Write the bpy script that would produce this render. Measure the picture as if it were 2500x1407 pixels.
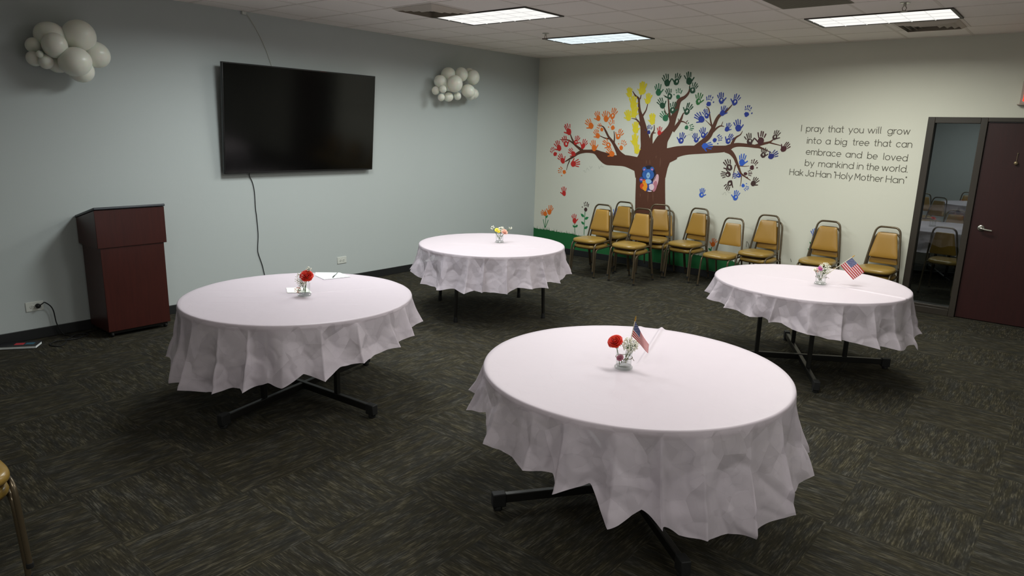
import bpy, math, random
from math import sin, cos, pi, radians
from mathutils import Vector, Matrix, noise
random.seed(7)
for o in list(bpy.data.objects):
    bpy.data.objects.remove(o)
SC = bpy.context.scene
COL = SC.collection

# ------------------------------------------------------------------ camera
H = 3.031                                    # ceiling height
CAMP = Vector((6.9578, -9.0312, 1.9199))
YAW, PITCH, ROLL, FPX = 0.6855, 0.2246, 0.0285, 1687.9
fw = Vector((-sin(YAW)*cos(PITCH), cos(YAW)*cos(PITCH), -sin(PITCH)))
rt = Vector((cos(YAW), sin(YAW), 0)); up = rt.cross(fw)
rt2 = rt*cos(ROLL)+up*sin(ROLL); up2 = up*cos(ROLL)-rt*sin(ROLL)
cam = bpy.data.cameras.new('camera'); camo = bpy.data.objects.new('camera', cam); COL.objects.link(camo)
M = Matrix((rt2, up2, -fw)).transposed().to_4x4(); M.translation = CAMP
camo.matrix_world = M
cam.sensor_width = 36; cam.lens = FPX/2500*36; cam.clip_start = .02
SC.camera = camo

# ------------------------------------------------------------------ world, exposure, lamps
SC.view_settings.view_transform = 'Standard'
SC.view_settings.look = 'None'
SC.view_settings.exposure = 0.0
SC.view_settings.gamma = 1.0
SC.view_settings.use_curve_mapping = False
w = bpy.data.worlds.new('world'); SC.world = w; w.use_nodes = True
w.node_tree.nodes['Background'].inputs[0].default_value = (.6, .7, .8, 1)
w.node_tree.nodes['Background'].inputs[1].default_value = 0.0
FT = .6096
# x, y of the near-left corner, tint, watts
LAMPS = [(1.502, -3.770, (.98, 1, .93), 38), (1.494, -1.904, (.90, 1, .99), 38), (4.624, -1.914, (.98, 1, .91), 48),
         (4.624, -3.770, (.98, 1, .94), 30), (1.502, -5.640, (.94, 1, .99), 58), (4.624, -5.640, (.98, 1, .95), 42), (7.740, -5.640, (.98, 1, .93), 20),  # last one is an unseen fill lamp, added to brighten the cloth skirts
         (7.740, -7.510, (1, 1, .95), 30), (4.624, -9.380, (1, 1, .95), 36)]  # both unseen, added as fill for the skirts facing the camera
LAMP_SPREAD = radians(166)
def lamp(x, y, tint, watts, z=H-.035, spread=LAMP_SPREAD):
    l = bpy.data.lights.new('ceiling_or_fill_lamp', 'AREA'); l.shape = 'RECTANGLE'; l.size = 2*FT-.06; l.size_y = FT-.06
    l.energy = watts; l.color = tint; l.spread = spread
    o = bpy.data.objects.new('ceiling_or_fill_lamp', l); COL.objects.link(o); o.location = (x+FT, y+FT/2, z)
    return o
for L in LAMPS: lamp(*L)
lamp(4.6, 1.5, (.95, 1, 1), 13, z=2.9); lamp(3.6, 4.2, (.9, .97, 1), 9, z=2.9); lamp(4.6, 7.2, (.9, .97, 1), 14, z=2.9)  # unseen fill lamps without fixtures, added to brighten the room beyond the glass

# ------------------------------------------------------------------ material helpers
def lin(c): return tuple((v/255/12.92 if v/255 <= .04045 else ((v/255+.055)/1.055)**2.4) for v in c)
def mat(name, rgb, rough=.6, metal=0, spec=.5, **kw):
    m = bpy.data.materials.new(name); m.use_nodes = True
    b = m.node_tree.nodes['Principled BSDF']
    b.inputs['Base Color'].default_value = (*lin(rgb), 1)
    b.inputs['Roughness'].default_value = rough; b.inputs['Metallic'].default_value = metal
    b.inputs['Specular IOR Level'].default_value = spec
    for k, v in kw.items(): b.inputs[k.replace('_', ' ')].default_value = v
    return m
class NT:
    def __init__(s, m): s.t = m.node_tree; s.b = s.t.nodes.get('Principled BSDF'); s.out = s.t.nodes.get('Material Output')
    def n(s, ty, **kw):
        nd = s.t.nodes.new('ShaderNode'+ty)
        for k, v in kw.items():
            if k in ('operation', 'data_type', 'blend_type', 'feature', 'distance', 'wave_type', 'mode', 'bands_direction', 'interpolation', 'noise_dimensions'): setattr(nd, k, v)
            else: nd.inputs[k].default_value = v
        return nd
    def l(s, a, b): s.t.links.new(a, b)
    def math(s, op, a, b=None, c=None):
        nd = s.t.nodes.new('ShaderNodeMath'); nd.operation = op
        for i, v in enumerate((a, b, c)):
            if v is None: continue
            if isinstance(v, (int, float)): nd.inputs[i].default_value = v
            else: s.l(v, nd.inputs[i])
        return nd.outputs[0]
    def mix(s, f, a, b):
        nd = s.t.nodes.new('ShaderNodeMix'); nd.data_type = 'RGBA'
        for i, v in ((0, f), (6, a), (7, b)):
            if isinstance(v, (int, float)): nd.inputs[i].default_value = v
            elif isinstance(v, tuple): nd.inputs[i].default_value = (*v, 1) if len(v) == 3 else v
            else: s.l(v, nd.inputs[i])
        return nd.outputs[2]
    def bump(s, h, strength=.2, dist=.01):
        nd = s.t.nodes.new('ShaderNodeBump'); nd.inputs['Strength'].default_value = strength; nd.inputs['Distance'].default_value = dist
        s.l(h, nd.inputs['Height']); s.l(nd.outputs[0], s.b.inputs['Normal'])
def noisy(name, rgb, rough=.8, scale=60, amt=.08, bump=.1, dist=.003, big=1.5, **kw):
    m = mat(name, rgb, rough, **kw); t = NT(m); g = t.n('NewGeometry')
    a = t.n('TexNoise', Scale=scale, Detail=4.0); t.l(g.outputs['Position'], a.inputs['Vector'])
    b2 = t.n('TexNoise', Scale=big, Detail=3.0); t.l(g.outputs['Position'], b2.inputs['Vector'])
    f = t.math('ADD', a.outputs['Fac'], b2.outputs['Fac']); f = t.math('MULTIPLY', f, .5)
    c = lin(rgb)
    t.l(t.mix(f, tuple(v*(1-amt) for v in c), tuple(min(1, v*(1+amt)) for v in c)), t.b.inputs['Base Color'])
    if bump: t.bump(a.outputs['Fac'], bump, dist)
    return m

MT = {}
MT['wall_left'] = noisy('pale_blue_grey_paint', (181, 187, 186), .75, 90, .03, .08)
MT['wall_back'] = noisy('cream_paint', (215, 214, 201), .75, 90, .03, .08)
MT['wall_other'] = noisy('grey_paint', (205, 208, 204), .8, 90, .03, .08)
MT['ceiling'] = noisy('ceiling_tile', (243, 236, 230), .95, 160, .03, .2, .003)
MT['tbar'] = mat('ceiling_bar', (226, 218, 210), .7)
MT['baseboard'] = mat('black_rubber', (26, 27, 28), .5)
MT['frame'] = noisy('dark_bronze_frame', (50, 44, 37), .45, 40, .08, 0)
MT['black'] = mat('black_plastic', (14, 14, 14), .35)
MT['screen'] = mat('tv_screen', (7, 7, 7), .12, spec=.4)
MT['blacksteel'] = mat('black_steel', (24, 23, 21), .4)
MT['rubber'] = mat('rubber', (13, 13, 13), .7)
MT['white_plastic'] = mat('white_plastic', (205, 207, 200), .4)
MT['ink'] = mat('slot', (45, 42, 38), .6)
MT['bronze'] = mat('bronze_tube', (96, 84, 66), .3, .6)
MT['vinyl'] = noisy('tan_vinyl', (156, 118, 49), .36, 300, .05, .06, .001, 9)
MT['vinylseat'] = noisy('tan_vinyl_seat', (144, 115, 54), .28, 300, .05, .06, .001, 9)
MT['board'] = mat('seat_board', (70, 46, 24), .7)
MT['edge'] = mat('table_edge', (128, 108, 92), .6)
MT['tabletop'] = mat('table_laminate', (208, 202, 198), .5)
MT['chrome'] = mat('brushed_chrome', (190, 188, 180), .28, .9)
MT['balloon'] = mat('white_latex', (238, 238, 226), .3, Subsurface_Weight=.3)
MT['paper'] = mat('paper', (235, 240, 240), .7)
MT['brass'] = mat('gold_paint', (180, 140, 60), .35, .5)
MT['stick'] = mat('stick_wood', (222, 212, 190), .6)
MT['stem'] = mat('stem_green', (88, 112, 62), .6)
MT['leaf'] = mat('leaf_green', (90, 125, 50), .5)
MT['rose'] = mat('rose_red', (214, 40, 26), .5, Subsurface_Weight=.1)
MT['pinkrose'] = mat('rose_pink', (238, 186, 168), .55)
MT['yellow'] = mat('yellow_petal', (236, 212, 60), .6)
MT['magenta'] = mat('magenta_petal', (176, 66, 150), .6)
MT['whitebud'] = mat('white_bud', (238, 236, 220), .7)
MT['mauve'] = mat('mauve_petal', (190, 120, 140), .6)
MT['twine'] = mat('twine', (120, 108, 84), .9)
MT['redemit'] = mat('exit_red', (255, 40, 20), .5, Emission_Color=(1, .05, .02, 1), Emission_Strength=1.2)
MT['signwhite'] = mat('sign_housing', (176, 160, 150), .5)

def wood(name, rgb, rough, axis=2):
    m = mat(name, rgb, rough); t = NT(m); g = t.n('TexCoord')
    mp = t.n('Mapping'); sc = [22, 22, 22]; sc[axis] = 1.6; mp.inputs['Scale'].default_value = sc
    t.l(g.outputs['Object'], mp.inputs['Vector'])
    a = t.n('TexNoise', Scale=2.2, Detail=5.0, Distortion=.6); t.l(mp.outputs[0], a.inputs['Vector'])
    c = lin(rgb)
    t.l(t.mix(a.outputs['Fac'], tuple(v*.6 for v in c), tuple(v*1.4 for v in c)), t.b.inputs['Base Color'])
    return m
MT['mahogany'] = wood('mahogany', (60, 23, 18), .36)
MT['doorwood'] = wood('dark_mahogany', (46, 16, 15), .42)
MT['lecterntop'] = mat('lectern_top', (52, 56, 62), .4)

# carpet tiles, quarter turned
def carpet():
    m = mat('carpet_tiles', (60, 57, 48), .95, spec=.1); t = NT(m)
    g = t.n('NewGeometry'); sp = t.n('SeparateXYZ'); t.l(g.outputs['Position'], sp.inputs[0])
    X = t.math('DIVIDE', t.math('ADD', sp.outputs[0], -3.165+30*FT), FT); Y = t.math('DIVIDE', t.math('ADD', sp.outputs[1], 7.945+30*FT), FT)
    fx = t.math('FLOOR', X); fy = t.math('FLOOR', Y)
    par = t.math('MODULO', t.math('ADD', fx, fy), 2)
    along = t.n('CombineXYZ'); across = t.n('CombineXYZ')
    seed = t.math('ADD', t.math('MULTIPLY', fx, 3.17), t.math('MULTIPLY', fy, 7.31))
    t.l(sp.outputs[0], along.inputs[0]); t.l(sp.outputs[1], along.inputs[1]); t.l(seed, along.inputs[2])
    t.l(sp.outputs[1], across.inputs[0]); t.l(sp.outputs[0], across.inputs[1]); t.l(seed, across.inputs[2])
    mv = t.n('Mix'); mv.data_type = 'VECTOR'; t.l(par, mv.inputs[0]); t.l(along.outputs[0], mv.inputs[4]); t.l(across.outputs[0], mv.inputs[5])
    V = mv.outputs[1]
    def nz(sx, sy, scale=1, detail=3.0):
        mp = t.n('Mapping'); mp.inputs['Scale'].default_value = (sx, sy, 1); t.l(V, mp.inputs['Vector'])
        n_ = t.n('TexNoise', Scale=scale, Detail=detail, Roughness=.6); t.l(mp.outputs[0], n_.inputs['Vector']); return n_
    sv = t.n('SeparateXYZ'); t.l(V, sv.inputs[0])
    def lines(per_m, along_m, k):
        c = t.n('CombineXYZ'); t.l(t.math('MULTIPLY', t.math('FLOOR', t.math('MULTIPLY', sv.outputs[1], per_m)), 13.7+k), c.inputs[0])
        t.l(t.math('MULTIPLY', sv.outputs[0], along_m), c.inputs[1]); t.l(sv.outputs[2], c.inputs[2])
        n_ = t.n('TexNoise', Scale=1.0, Detail=2.0, Roughness=.6); t.l(c.outputs[0], n_.inputs['Vector']); return n_
    fine = lines(230, 11, 0); mid = nz(9, 26, 1, 2.0); hue = nz(6, 22, 1, 2.0); loop = nz(260, 260, 1, 1.0)
    r = t.n('ValToRGB'); e = r.color_ramp.elements
    e[0].position = .38; e[0].color = (*lin((37, 35, 30)), 1); e[1].position = .70; e[1].color = (*lin((86, 82, 71)), 1)
    k = e.new(.52); k.color = (*lin((48, 46, 39)), 1)
    f = t.math('ADD', t.math('MULTIPLY', fine.outputs['Fac'], .66), t.math('MULTIPLY', mid.outputs['Fac'], .34)); t.l(f, r.inputs['Fac'])
    h = t.n('ValToRGB'); e = h.color_ramp.elements
    e[0].position = .36; e[0].color = (.94, .97, 1.06, 1); e[1].position = .64; e[1].color = (1.05, 1.0, .84, 1); k = e.new(.5); k.color = (1, .98, .93, 1)
    t.l(hue.outputs['Fac'], h.inputs['Fac'])
    mm = t.n('Mix'); mm.data_type = 'RGBA'; mm.blend_type = 'MULTIPLY'; mm.inputs[0].default_value = 1
    t.l(r.outputs[0], mm.inputs[6]); t.l(h.outputs[0], mm.inputs[7]); t.l(mm.outputs[2], t.b.inputs['Base Color'])
    t.bump(t.math('ADD', fine.outputs['Fac'], loop.outputs['Fac']), .5, .004)
    return m
MT['carpet'] = carpet()

def cloth_mat():
    m = mat('sheer_plastic_cloth', (226, 214, 224), .42, spec=.3); t = NT(m)
    tc = t.n('TexCoord')
    def facets(scale, w_):
        wob = t.n('TexNoise', Scale=3.0, Detail=1.0); t.l(tc.outputs['Object'], wob.inputs['Vector'])
        vm = t.n('VectorMath', operation='MULTIPLY_ADD'); vm.inputs[1].default_value = (.05, .05, .05); t.l(wob.outputs['Color'], vm.inputs[0]); t.l(tc.outputs['Object'], vm.inputs[2])
        v = t.n('TexVoronoi', Scale=scale); t.l(vm.outputs[0], v.inputs['Vector'])
        c = t.n('VectorMath', operation='SUBTRACT'); c.inputs[1].default_value = (.5, .5, .5); t.l(v.outputs['Color'], c.inputs[0])
        d = t.n('VectorMath', operation='SUBTRACT'); t.l(vm.outputs[0], d.inputs[0]); t.l(v.outputs['Position'], d.inputs[1])
        q = t.n('VectorMath', operation='DOT_PRODUCT'); t.l(c.outputs[0], q.inputs[0]); t.l(d.outputs[0], q.inputs[1])
        return t.math('MULTIPLY', q.outputs['Value'], w_)
    sp = t.n('SeparateXYZ'); t.l(tc.outputs['Object'], sp.inputs[0])
    skirt = t.math('LESS_THAN', sp.outputs[2], .727)
    hgt = t.math('MULTIPLY', t.math('ADD', facets(8.0, 1.0), facets(19.0, .5)), t.math('ADD', t.math('MULTIPLY', skirt, .94), .06))
    t.bump(hgt, .85, .32)
    tr = t.n('BsdfTranslucent'); tr.inputs[0].default_value = (*lin((226, 214, 224)), 1)
    m1 = t.n('MixShader'); m1.inputs[0].default_value = .16; t.l(t.b.outputs[0], m1.inputs[1]); t.l(tr.outputs[0], m1.inputs[2])
    tp = t.n('BsdfTransparent'); m2 = t.n('MixShader'); m2.inputs[0].default_value = .24
    t.l(m1.outputs[0], m2.inputs[1]); t.l(tp.outputs[0], m2.inputs[2]); t.l(m2.outputs[0], t.out.inputs[0])
    return m
MT['cloth'] = cloth_mat()
def glass_mat(name, tint, refl_rough=.0, cap=1.0, ior=1.45):
    m = mat(name, (255, 255, 255), .0); t = NT(m)
    fr = t.n('Fresnel', IOR=ior); tp = t.n('BsdfTransparent'); tp.inputs[0].default_value = (*tint, 1)
    gl = t.n('BsdfGlossy', Roughness=refl_rough); mx = t.n('MixShader')
    t.l(t.math('MINIMUM', fr.outputs[0], cap), mx.inputs[0]); t.l(tp.outputs[0], mx.inputs[1]); t.l(gl.outputs[0], mx.inputs[2]); t.l(mx.outputs[0], t.out.inputs[0])
    return m
MT['pane'] = glass_mat('window_glass', (.82, .86, .85))
MT['glass'] = glass_mat('clear_glass', (.97, .98, .975), .02, .22, ior=1.3)
MT['glassbase'] = glass_mat('thick_glass', (.88, .90, .89), .02, .25, ior=1.5)
def diffuser_mat(name, rgb, s):
    return mat(name, (60, 60, 60), .6, Emission_Color=(*rgb, 1), Emission_Strength=s)
def flag_mat():
    m = mat('flag_cloth', (255, 255, 255), .6); t = NT(m); uv = t.n('UVMap'); sp = t.n('SeparateXYZ'); t.l(uv.outputs[0], sp.inputs[0])
    U, V = sp.outputs[0], sp.outputs[1]
    st = t.math('MODULO', t.math('FLOOR', t.math('MULTIPLY', V, 13)), 2)
    c = t.mix(st, lin((205, 45, 55)), lin((240, 228, 228)))
    can = t.math('MULTIPLY', t.math('LESS_THAN', U, .42), t.math('GREATER_THAN', V, 6/13))
    su = t.math('MULTIPLY', U, 11/.42); sv = t.math('MULTIPLY', t.math('SUBTRACT', V, 6/13), 9/(7/13))
    off = t.math('MULTIPLY', t.math('MODULO', t.math('FLOOR', sv), 2), .0)
    a = t.math('SUBTRACT', t.math('FRACT', t.math('ADD', su, off)), .5); b = t.math('SUBTRACT', t.math('FRACT', sv), .5)
    par = t.math('MODULO', t.math('ADD', t.math('FLOOR', su), t.math('FLOOR', sv)), 2)
    d = t.math('ADD', t.math('MULTIPLY', a, a), t.math('MULTIPLY', b, b))
    star = t.math('MULTIPLY', t.math('LESS_THAN', d, .16), t.math('SUBTRACT', 1, par))
    cc = t.mix(star, lin((38, 56, 128)), lin((225, 228, 236)))
    col = t.mix(can, c, cc); t.l(col, t.b.inputs['Base Color'])
    tr = t.n('BsdfTranslucent'); t.l(col, tr.inputs[0]); m1 = t.n('MixShader'); m1.inputs[0].default_value = .45
    t.l(t.b.outputs[0], m1.inputs[1]); t.l(tr.outputs[0], m1.inputs[2]); t.l(m1.outputs[0], t.out.inputs[0])
    return m
MT['flag'] = flag_mat()
PAINT = dict(red=(196, 38, 34), orange=(228, 112, 28), yellow=(226, 206, 42), navy=(38, 42, 120), dgreen=(22, 70, 44), mgreen=(32, 104, 66),
    lgreen=(40, 110, 50), blue=(36, 56, 150), bright=(46, 92, 196), brown=(64, 40, 38), maroon=(72, 30, 36), trunk=(86, 46, 28), streak=(104, 66, 48),
    grass=(20, 98, 48), stemp=(28, 124, 70), text=(84, 80, 68), hole=(28, 24, 44), bear=(46, 96, 172), bear2=(48, 72, 146), pink=(206, 128, 180), lblue=(150, 190, 224),
    ink=(26, 28, 44), red2=(214, 70, 26), amber=(240, 152, 28), pink2=(222, 176, 184), rose=(190, 120, 134), ink2=(96, 76, 72), cream=(228, 206, 214), scrib=(150, 152, 140), emblem=(176, 40, 50), emblem2=(40, 90, 110))
def paint(c):
    k = 'paint_'+c
    if k not in MT: MT[k] = mat(k, PAINT[c], .7)
    return MT[k]

# ------------------------------------------------------------------ mesh helpers
class MB:
    def __init__(s): s.v = []; s.f = []; s.mi = []; s.uv = None
    def add(s, vs, fs, mi=0):
        b = len(s.v); s.v += [tuple(v) for v in vs]; s.f += [tuple(i+b for i in f) for f in fs]; s.mi += [mi]*len(fs); return s
    def box(s, x0, x1, y0, y1, z0, z1, mi=0, T=None):
        vs = [Vector((x, y, z)) for z in (z0, z1) for y in (y0, y1) for x in (x0, x1)]
        if T: vs = [T@v for v in vs]
        return s.add(vs, [(0, 2, 3, 1), (4, 5, 7, 6), (0, 1, 5, 4), (2, 6, 7, 3), (0, 4, 6, 2), (1, 3, 7, 5)], mi)
    def tube(s, pts, r, n=10, mi=0, caps=True, square=False):
        P = [Vector(p) for p in pts]; R = r if isinstance(r, (list, tuple)) else [r]*len(P)
        t0 = (P[1]-P[0]).normalized(); a = Vector((0, 0, 1)) if abs(t0.z) < .9 else Vector((1, 0, 0))
        u = t0.cross(a).normalized(); rings = []
        for i, p in enumerate(P):
            t = (P[min(i+1, len(P)-1)]-P[max(i-1, 0)]).normalized()
            u = (u-t*u.dot(t)).normalized(); w_ = t.cross(u)
            rings.append([p+(u*cos(2*pi*k/n+pi/n)+w_*sin(2*pi*k/n+pi/n))*R[i] for k in range(n)])
        vs = [v for rg in rings for v in rg]; fs = []
        for i in range(len(P)-1):
            for k in range(n): fs.append((i*n+k, i*n+(k+1) % n, (i+1)*n+(k+1) % n, (i+1)*n+k))
        if caps: fs.append(tuple(range(n-1, -1, -1))); fs.append(tuple((len(P)-1)*n+k for k in range(n)))
        return s.add(vs, fs, mi)
    def lathe(s, prof, n=32, c=(0, 0, 0), mi=0):
        vs = []; fs = []
        for r, z in prof:
            for k in range(n): vs.append((c[0]+r*cos(2*pi*k/n), c[1]+r*sin(2*pi*k/n), c[2]+z))
        for i in range(len(prof)-1):
            for k in range(n): fs.append((i*n+k, i*n+(k+1) % n, (i+1)*n+(k+1) % n, (i+1)*n+k))
        if prof[0][0] > 1e-6: fs.append(tuple(range(n-1, -1, -1)))
        if prof[-1][0] > 1e-6: fs.append(tuple((len(prof)-1)*n+k for k in range(n)))
        return s.add(vs, fs, mi)
    def ball(s, c, r, n=16, m=10, sq=(1, 1, 1), T=None, mi=0):
        vs = [Vector((0, 0, -1))]; fs = []
        for i in range(1, m):
            a = -pi/2+pi*i/m
            for k in range(n): vs.append(Vector((cos(a)*cos(2*pi*k/n), cos(a)*sin(2*pi*k/n), sin(a))))
        vs.append(Vector((0, 0, 1)))
        for k in range(n): fs.append((0, 1+(k+1) % n, 1+k))
        for i in range(m-2):
            for k in range(n): fs.append((1+i*n+k, 1+i*n+(k+1) % n, 1+(i+1)*n+(k+1) % n, 1+(i+1)*n+k))
        b = 1+(m-2)*n
        for k in range(n): fs.append((b+k, b+(k+1) % n, len(vs)-1))
        vs = [Vector((v.x*sq[0]*r, v.y*sq[1]*r, v.z*sq[2]*r)) for v in vs]
        if T: vs = [T@v for v in vs]
        return s.add([v+Vector(c) for v in vs], fs, mi)
    def poly(s, pts, mi=0): return s.add(pts, [tuple(range(len(pts)))], mi)
    def build(s, name, mats, parent=None, smooth=False, bevel=0, loc=None):
        me = bpy.data.meshes.new(name); me.from_pydata(s.v, [], s.f); me.update()
        for m in (mats if isinstance(mats, (list, tuple)) else [mats]): me.materials.append(m)
        if len(me.materials) > 1:
            for p, i in zip(me.polygons, s.mi): p.material_index = i
        if smooth:
            for p in me.polygons: p.use_smooth = True
        o = bpy.data.objects.new(name, me); COL.objects.link(o)
        if parent: o.parent = parent
        if loc: o.location = loc
        if smooth == 'auto' or bevel:
            if bevel:
                b = o.modifiers.new('bevel', 'BEVEL'); b.width = bevel; b.segments = 2; b.limit_method = 'ANGLE'
            for p in me.polygons: p.use_smooth = True
            me.set_sharp_from_angle(angle=radians(35))
        return o
def spline(P, n=6):
    P = [Vector(p) for p in P]; out = []
    for i in range(len(P)-1):
        a, b, c, d = P[max(i-1, 0)], P[i], P[i+1], P[min(i+2, len(P)-1)]
        for k in range(n):
            t = k/n
            out.append(.5*((2*b)+(c-a)*t+(2*a-5*b+4*c-d)*t*t+(3*b-a-3*c+d)*t**3))
    return out+[P[-1]]
def tag(o, label=None, cat=None, group=None, kind=None):
    for k, v in (('label', label), ('category', cat), ('group', group), ('kind', kind)):
        if v: o[k] = v
    return o
def empty(name, loc=(0, 0, 0), rz=0):
    o = bpy.data.objects.new(name, None); COL.objects.link(o); o.location = loc; o.rotation_euler = (0, 0, rz); o.empty_display_size = .1
    return o
KIDS = {}
def copy_tree(o, parent=None):
    c = o.copy(); COL.objects.link(c)
    if parent: c.parent = parent
    for ch in [x for x in bpy.data.objects if x.parent == o]: copy_tree(ch, c)
    return c
def struct(o): return tag(o, kind='structure')
BRANCH = [[[2.159,0.365,0.2514],[2.127,0.755,0.2476],[2.103,1.056,0.2407],[2.087,1.305,0.2358],[2.069,1.469,0.2503],[2.011,1.582,0.2012]],[[1.859,1.483,0.104],[1.662,1.524,0.0843],[1.463,1.523,0.0767],[1.34,1.537,0.0871],[1.235,1.578,0.0684],[1.127,1.632,0.0352],[1.001,1.637,0.0244],[0.895,1.628,0.0267],[0.81,1.598,0.0226],[0.705,1.531,0.0173],[0.575,1.459,0.0077]],[[0.894,1.64,0.0264],[0.782,1.703,0.0172],[0.691,1.761,0.0132],[0.601,1.794,0.0089],[0.456,1.799,0.0036]],[[0.748,1.728,0.0167],[0.688,1.814,0.0126],[0.652,1.884,0.0085]],[[0.663,1.485,0.0108],[0.624,1.393,0.0066],[0.612,1.329,0.0044]],[[1.611,1.547,0.0785],[1.546,1.62,0.0453],[1.487,1.702,0.0286],[1.425,1.785,0.0226],[1.349,1.859,0.0171],[1.292,1.942,0.0154],[1.237,2.009,0.0089],[1.144,2.024,0.0034]],[[1.351,1.833,0.0119],[1.279,1.843,0.0086],[1.195,1.872,0.0052]],[[1.445,1.777,0.014],[1.449,1.862,0.01],[1.433,1.945,0.006]],[[2.014,1.549,0.1779],[1.988,1.729,0.097],[1.952,1.875,0.0707],[1.916,2.021,0.0482],[1.874,2.15,0.0332],[1.838,2.247,0.0223],[1.821,2.344,0.0169],[1.811,2.408,0.0161],[1.757,2.449,0.012],[1.704,2.514,0.0053]],[[1.836,2.4,0.0095],[1.849,2.472,0.0057]],[[1.892,2.167,0.0149],[1.942,2.248,0.0094],[1.962,2.336,0.0056]],[[1.888,2.021,0.0177],[1.821,2.101,0.0121],[1.772,2.125,0.0065],[1.714,2.132,0.0033]],[[1.802,2.109,0.0074],[1.785,2.15,0.0037]],[[2.048,1.732,0.0485],[2.055,1.83,0.0261],[2.062,1.911,0.0186],[2.093,1.976,0.0092],[2.087,2.048,0.0055]],[[2.069,1.935,0.0097],[2.124,1.937,0.0048]],[[2.16,1.59,0.1656],[2.221,1.819,0.0999],[2.297,1.933,0.0678],[2.351,2.029,0.0501],[2.377,2.14,0.0446],[2.411,2.25,0.0391],[2.444,2.374,0.0316],[2.526,2.427,0.0205],[2.58,2.496,0.0139],[2.583,2.587,0.0052]],[[2.35,2.084,0.0244],[2.321,2.171,0.0175],[2.297,2.281,0.0124],[2.282,2.374,0.0105],[2.264,2.421,0.0065],[2.199,2.453,0.0031]],[[2.32,2.147,0.0099],[2.255,2.217,0.0067],[2.222,2.28,0.0052]],[[2.383,1.967,0.0281],[2.454,2.062,0.0245],[2.492,2.126,0.0176],[2.52,2.204,0.0087],[2.545,2.219,0.0033]],[[2.486,2.102,0.0124],[2.539,2.095,0.0077],[2.593,2.065,0.0047]],[[2.574,2.088,0.0069],[2.597,2.119,0.0034]],[[2.469,2.094,0.0085],[2.447,2.141,0.0034]],[[2.199,1.527,0.1632],[2.27,1.598,0.1272],[2.374,1.652,0.0923],[2.486,1.692,0.0749],[2.63,1.717,0.0615],[2.865,1.733,0.0532],[3.093,1.749,0.0454],[3.167,1.759,0.0399],[3.253,1.783,0.0256]],[[3.152,1.751,0.0378],[3.238,1.789,0.0315],[3.323,1.813,0.0251],[3.454,1.811,0.0219],[3.568,1.801,0.0203],[3.626,1.79,0.0133],[3.712,1.759,0.0066],[3.785,1.728,0.0039]],[[3.567,1.808,0.0195],[3.662,1.838,0.0166],[3.743,1.861,0.0125],[3.78,1.889,0.007],[3.805,1.91,0.0028]],[[3.743,1.855,0.0093],[3.827,1.837,0.0066],[3.91,1.82,0.0039]],[[3.238,1.782,0.0209],[3.267,1.86,0.0179],[3.299,1.909,0.0118],[3.353,1.945,0.0073],[3.377,1.994,0.0029]],[[3.175,1.745,0.0388],[3.245,1.713,0.0306],[3.303,1.652,0.0226],[3.34,1.584,0.0185],[3.376,1.516,0.0157],[3.412,1.448,0.0126],[3.482,1.403,0.0083],[3.551,1.366,0.0041]],[[3.328,1.555,0.0089],[3.315,1.47,0.0059],[3.303,1.371,0.003]],[[3.38,1.544,0.0056],[3.453,1.541,0.0042],[3.51,1.551,0.0028]],[[3.422,1.42,0.0058],[3.425,1.35,0.0044],[3.419,1.279,0.0029]],[[2.721,1.756,0.0213],[2.825,1.825,0.0334],[2.911,1.899,0.0337],[2.95,1.97,0.0308],[2.98,2.048,0.0261],[3.01,2.133,0.023],[3.049,2.189,0.021],[3.119,2.231,0.0148],[3.173,2.286,0.009],[3.205,2.327,0.0045]],[[2.961,2.013,0.0149],[2.929,2.104,0.0105],[2.906,2.187,0.009],[2.882,2.271,0.0073],[2.842,2.299,0.0028]],[[2.95,2.041,0.0084],[2.909,2.075,0.0056],[2.851,2.124,0.0028]],[[2.972,1.971,0.0152],[3.021,2.021,0.012],[3.07,2.05,0.0086],[3.123,2.044,0.0041]],[[3.078,2.047,0.0061],[3.099,2.106,0.003]]]
CROTCH = [[1.844,1.29],[1.819,1.389],[1.727,1.443],[1.663,1.516],[1.843,1.575],[1.902,1.677],[1.948,1.81],[2.052,1.797],[2.104,1.726],[2.193,1.769],[2.284,1.772],[2.308,1.701],[2.503,1.717],[2.479,1.588],[2.376,1.535],[2.347,1.452],[2.327,1.321]]
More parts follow.
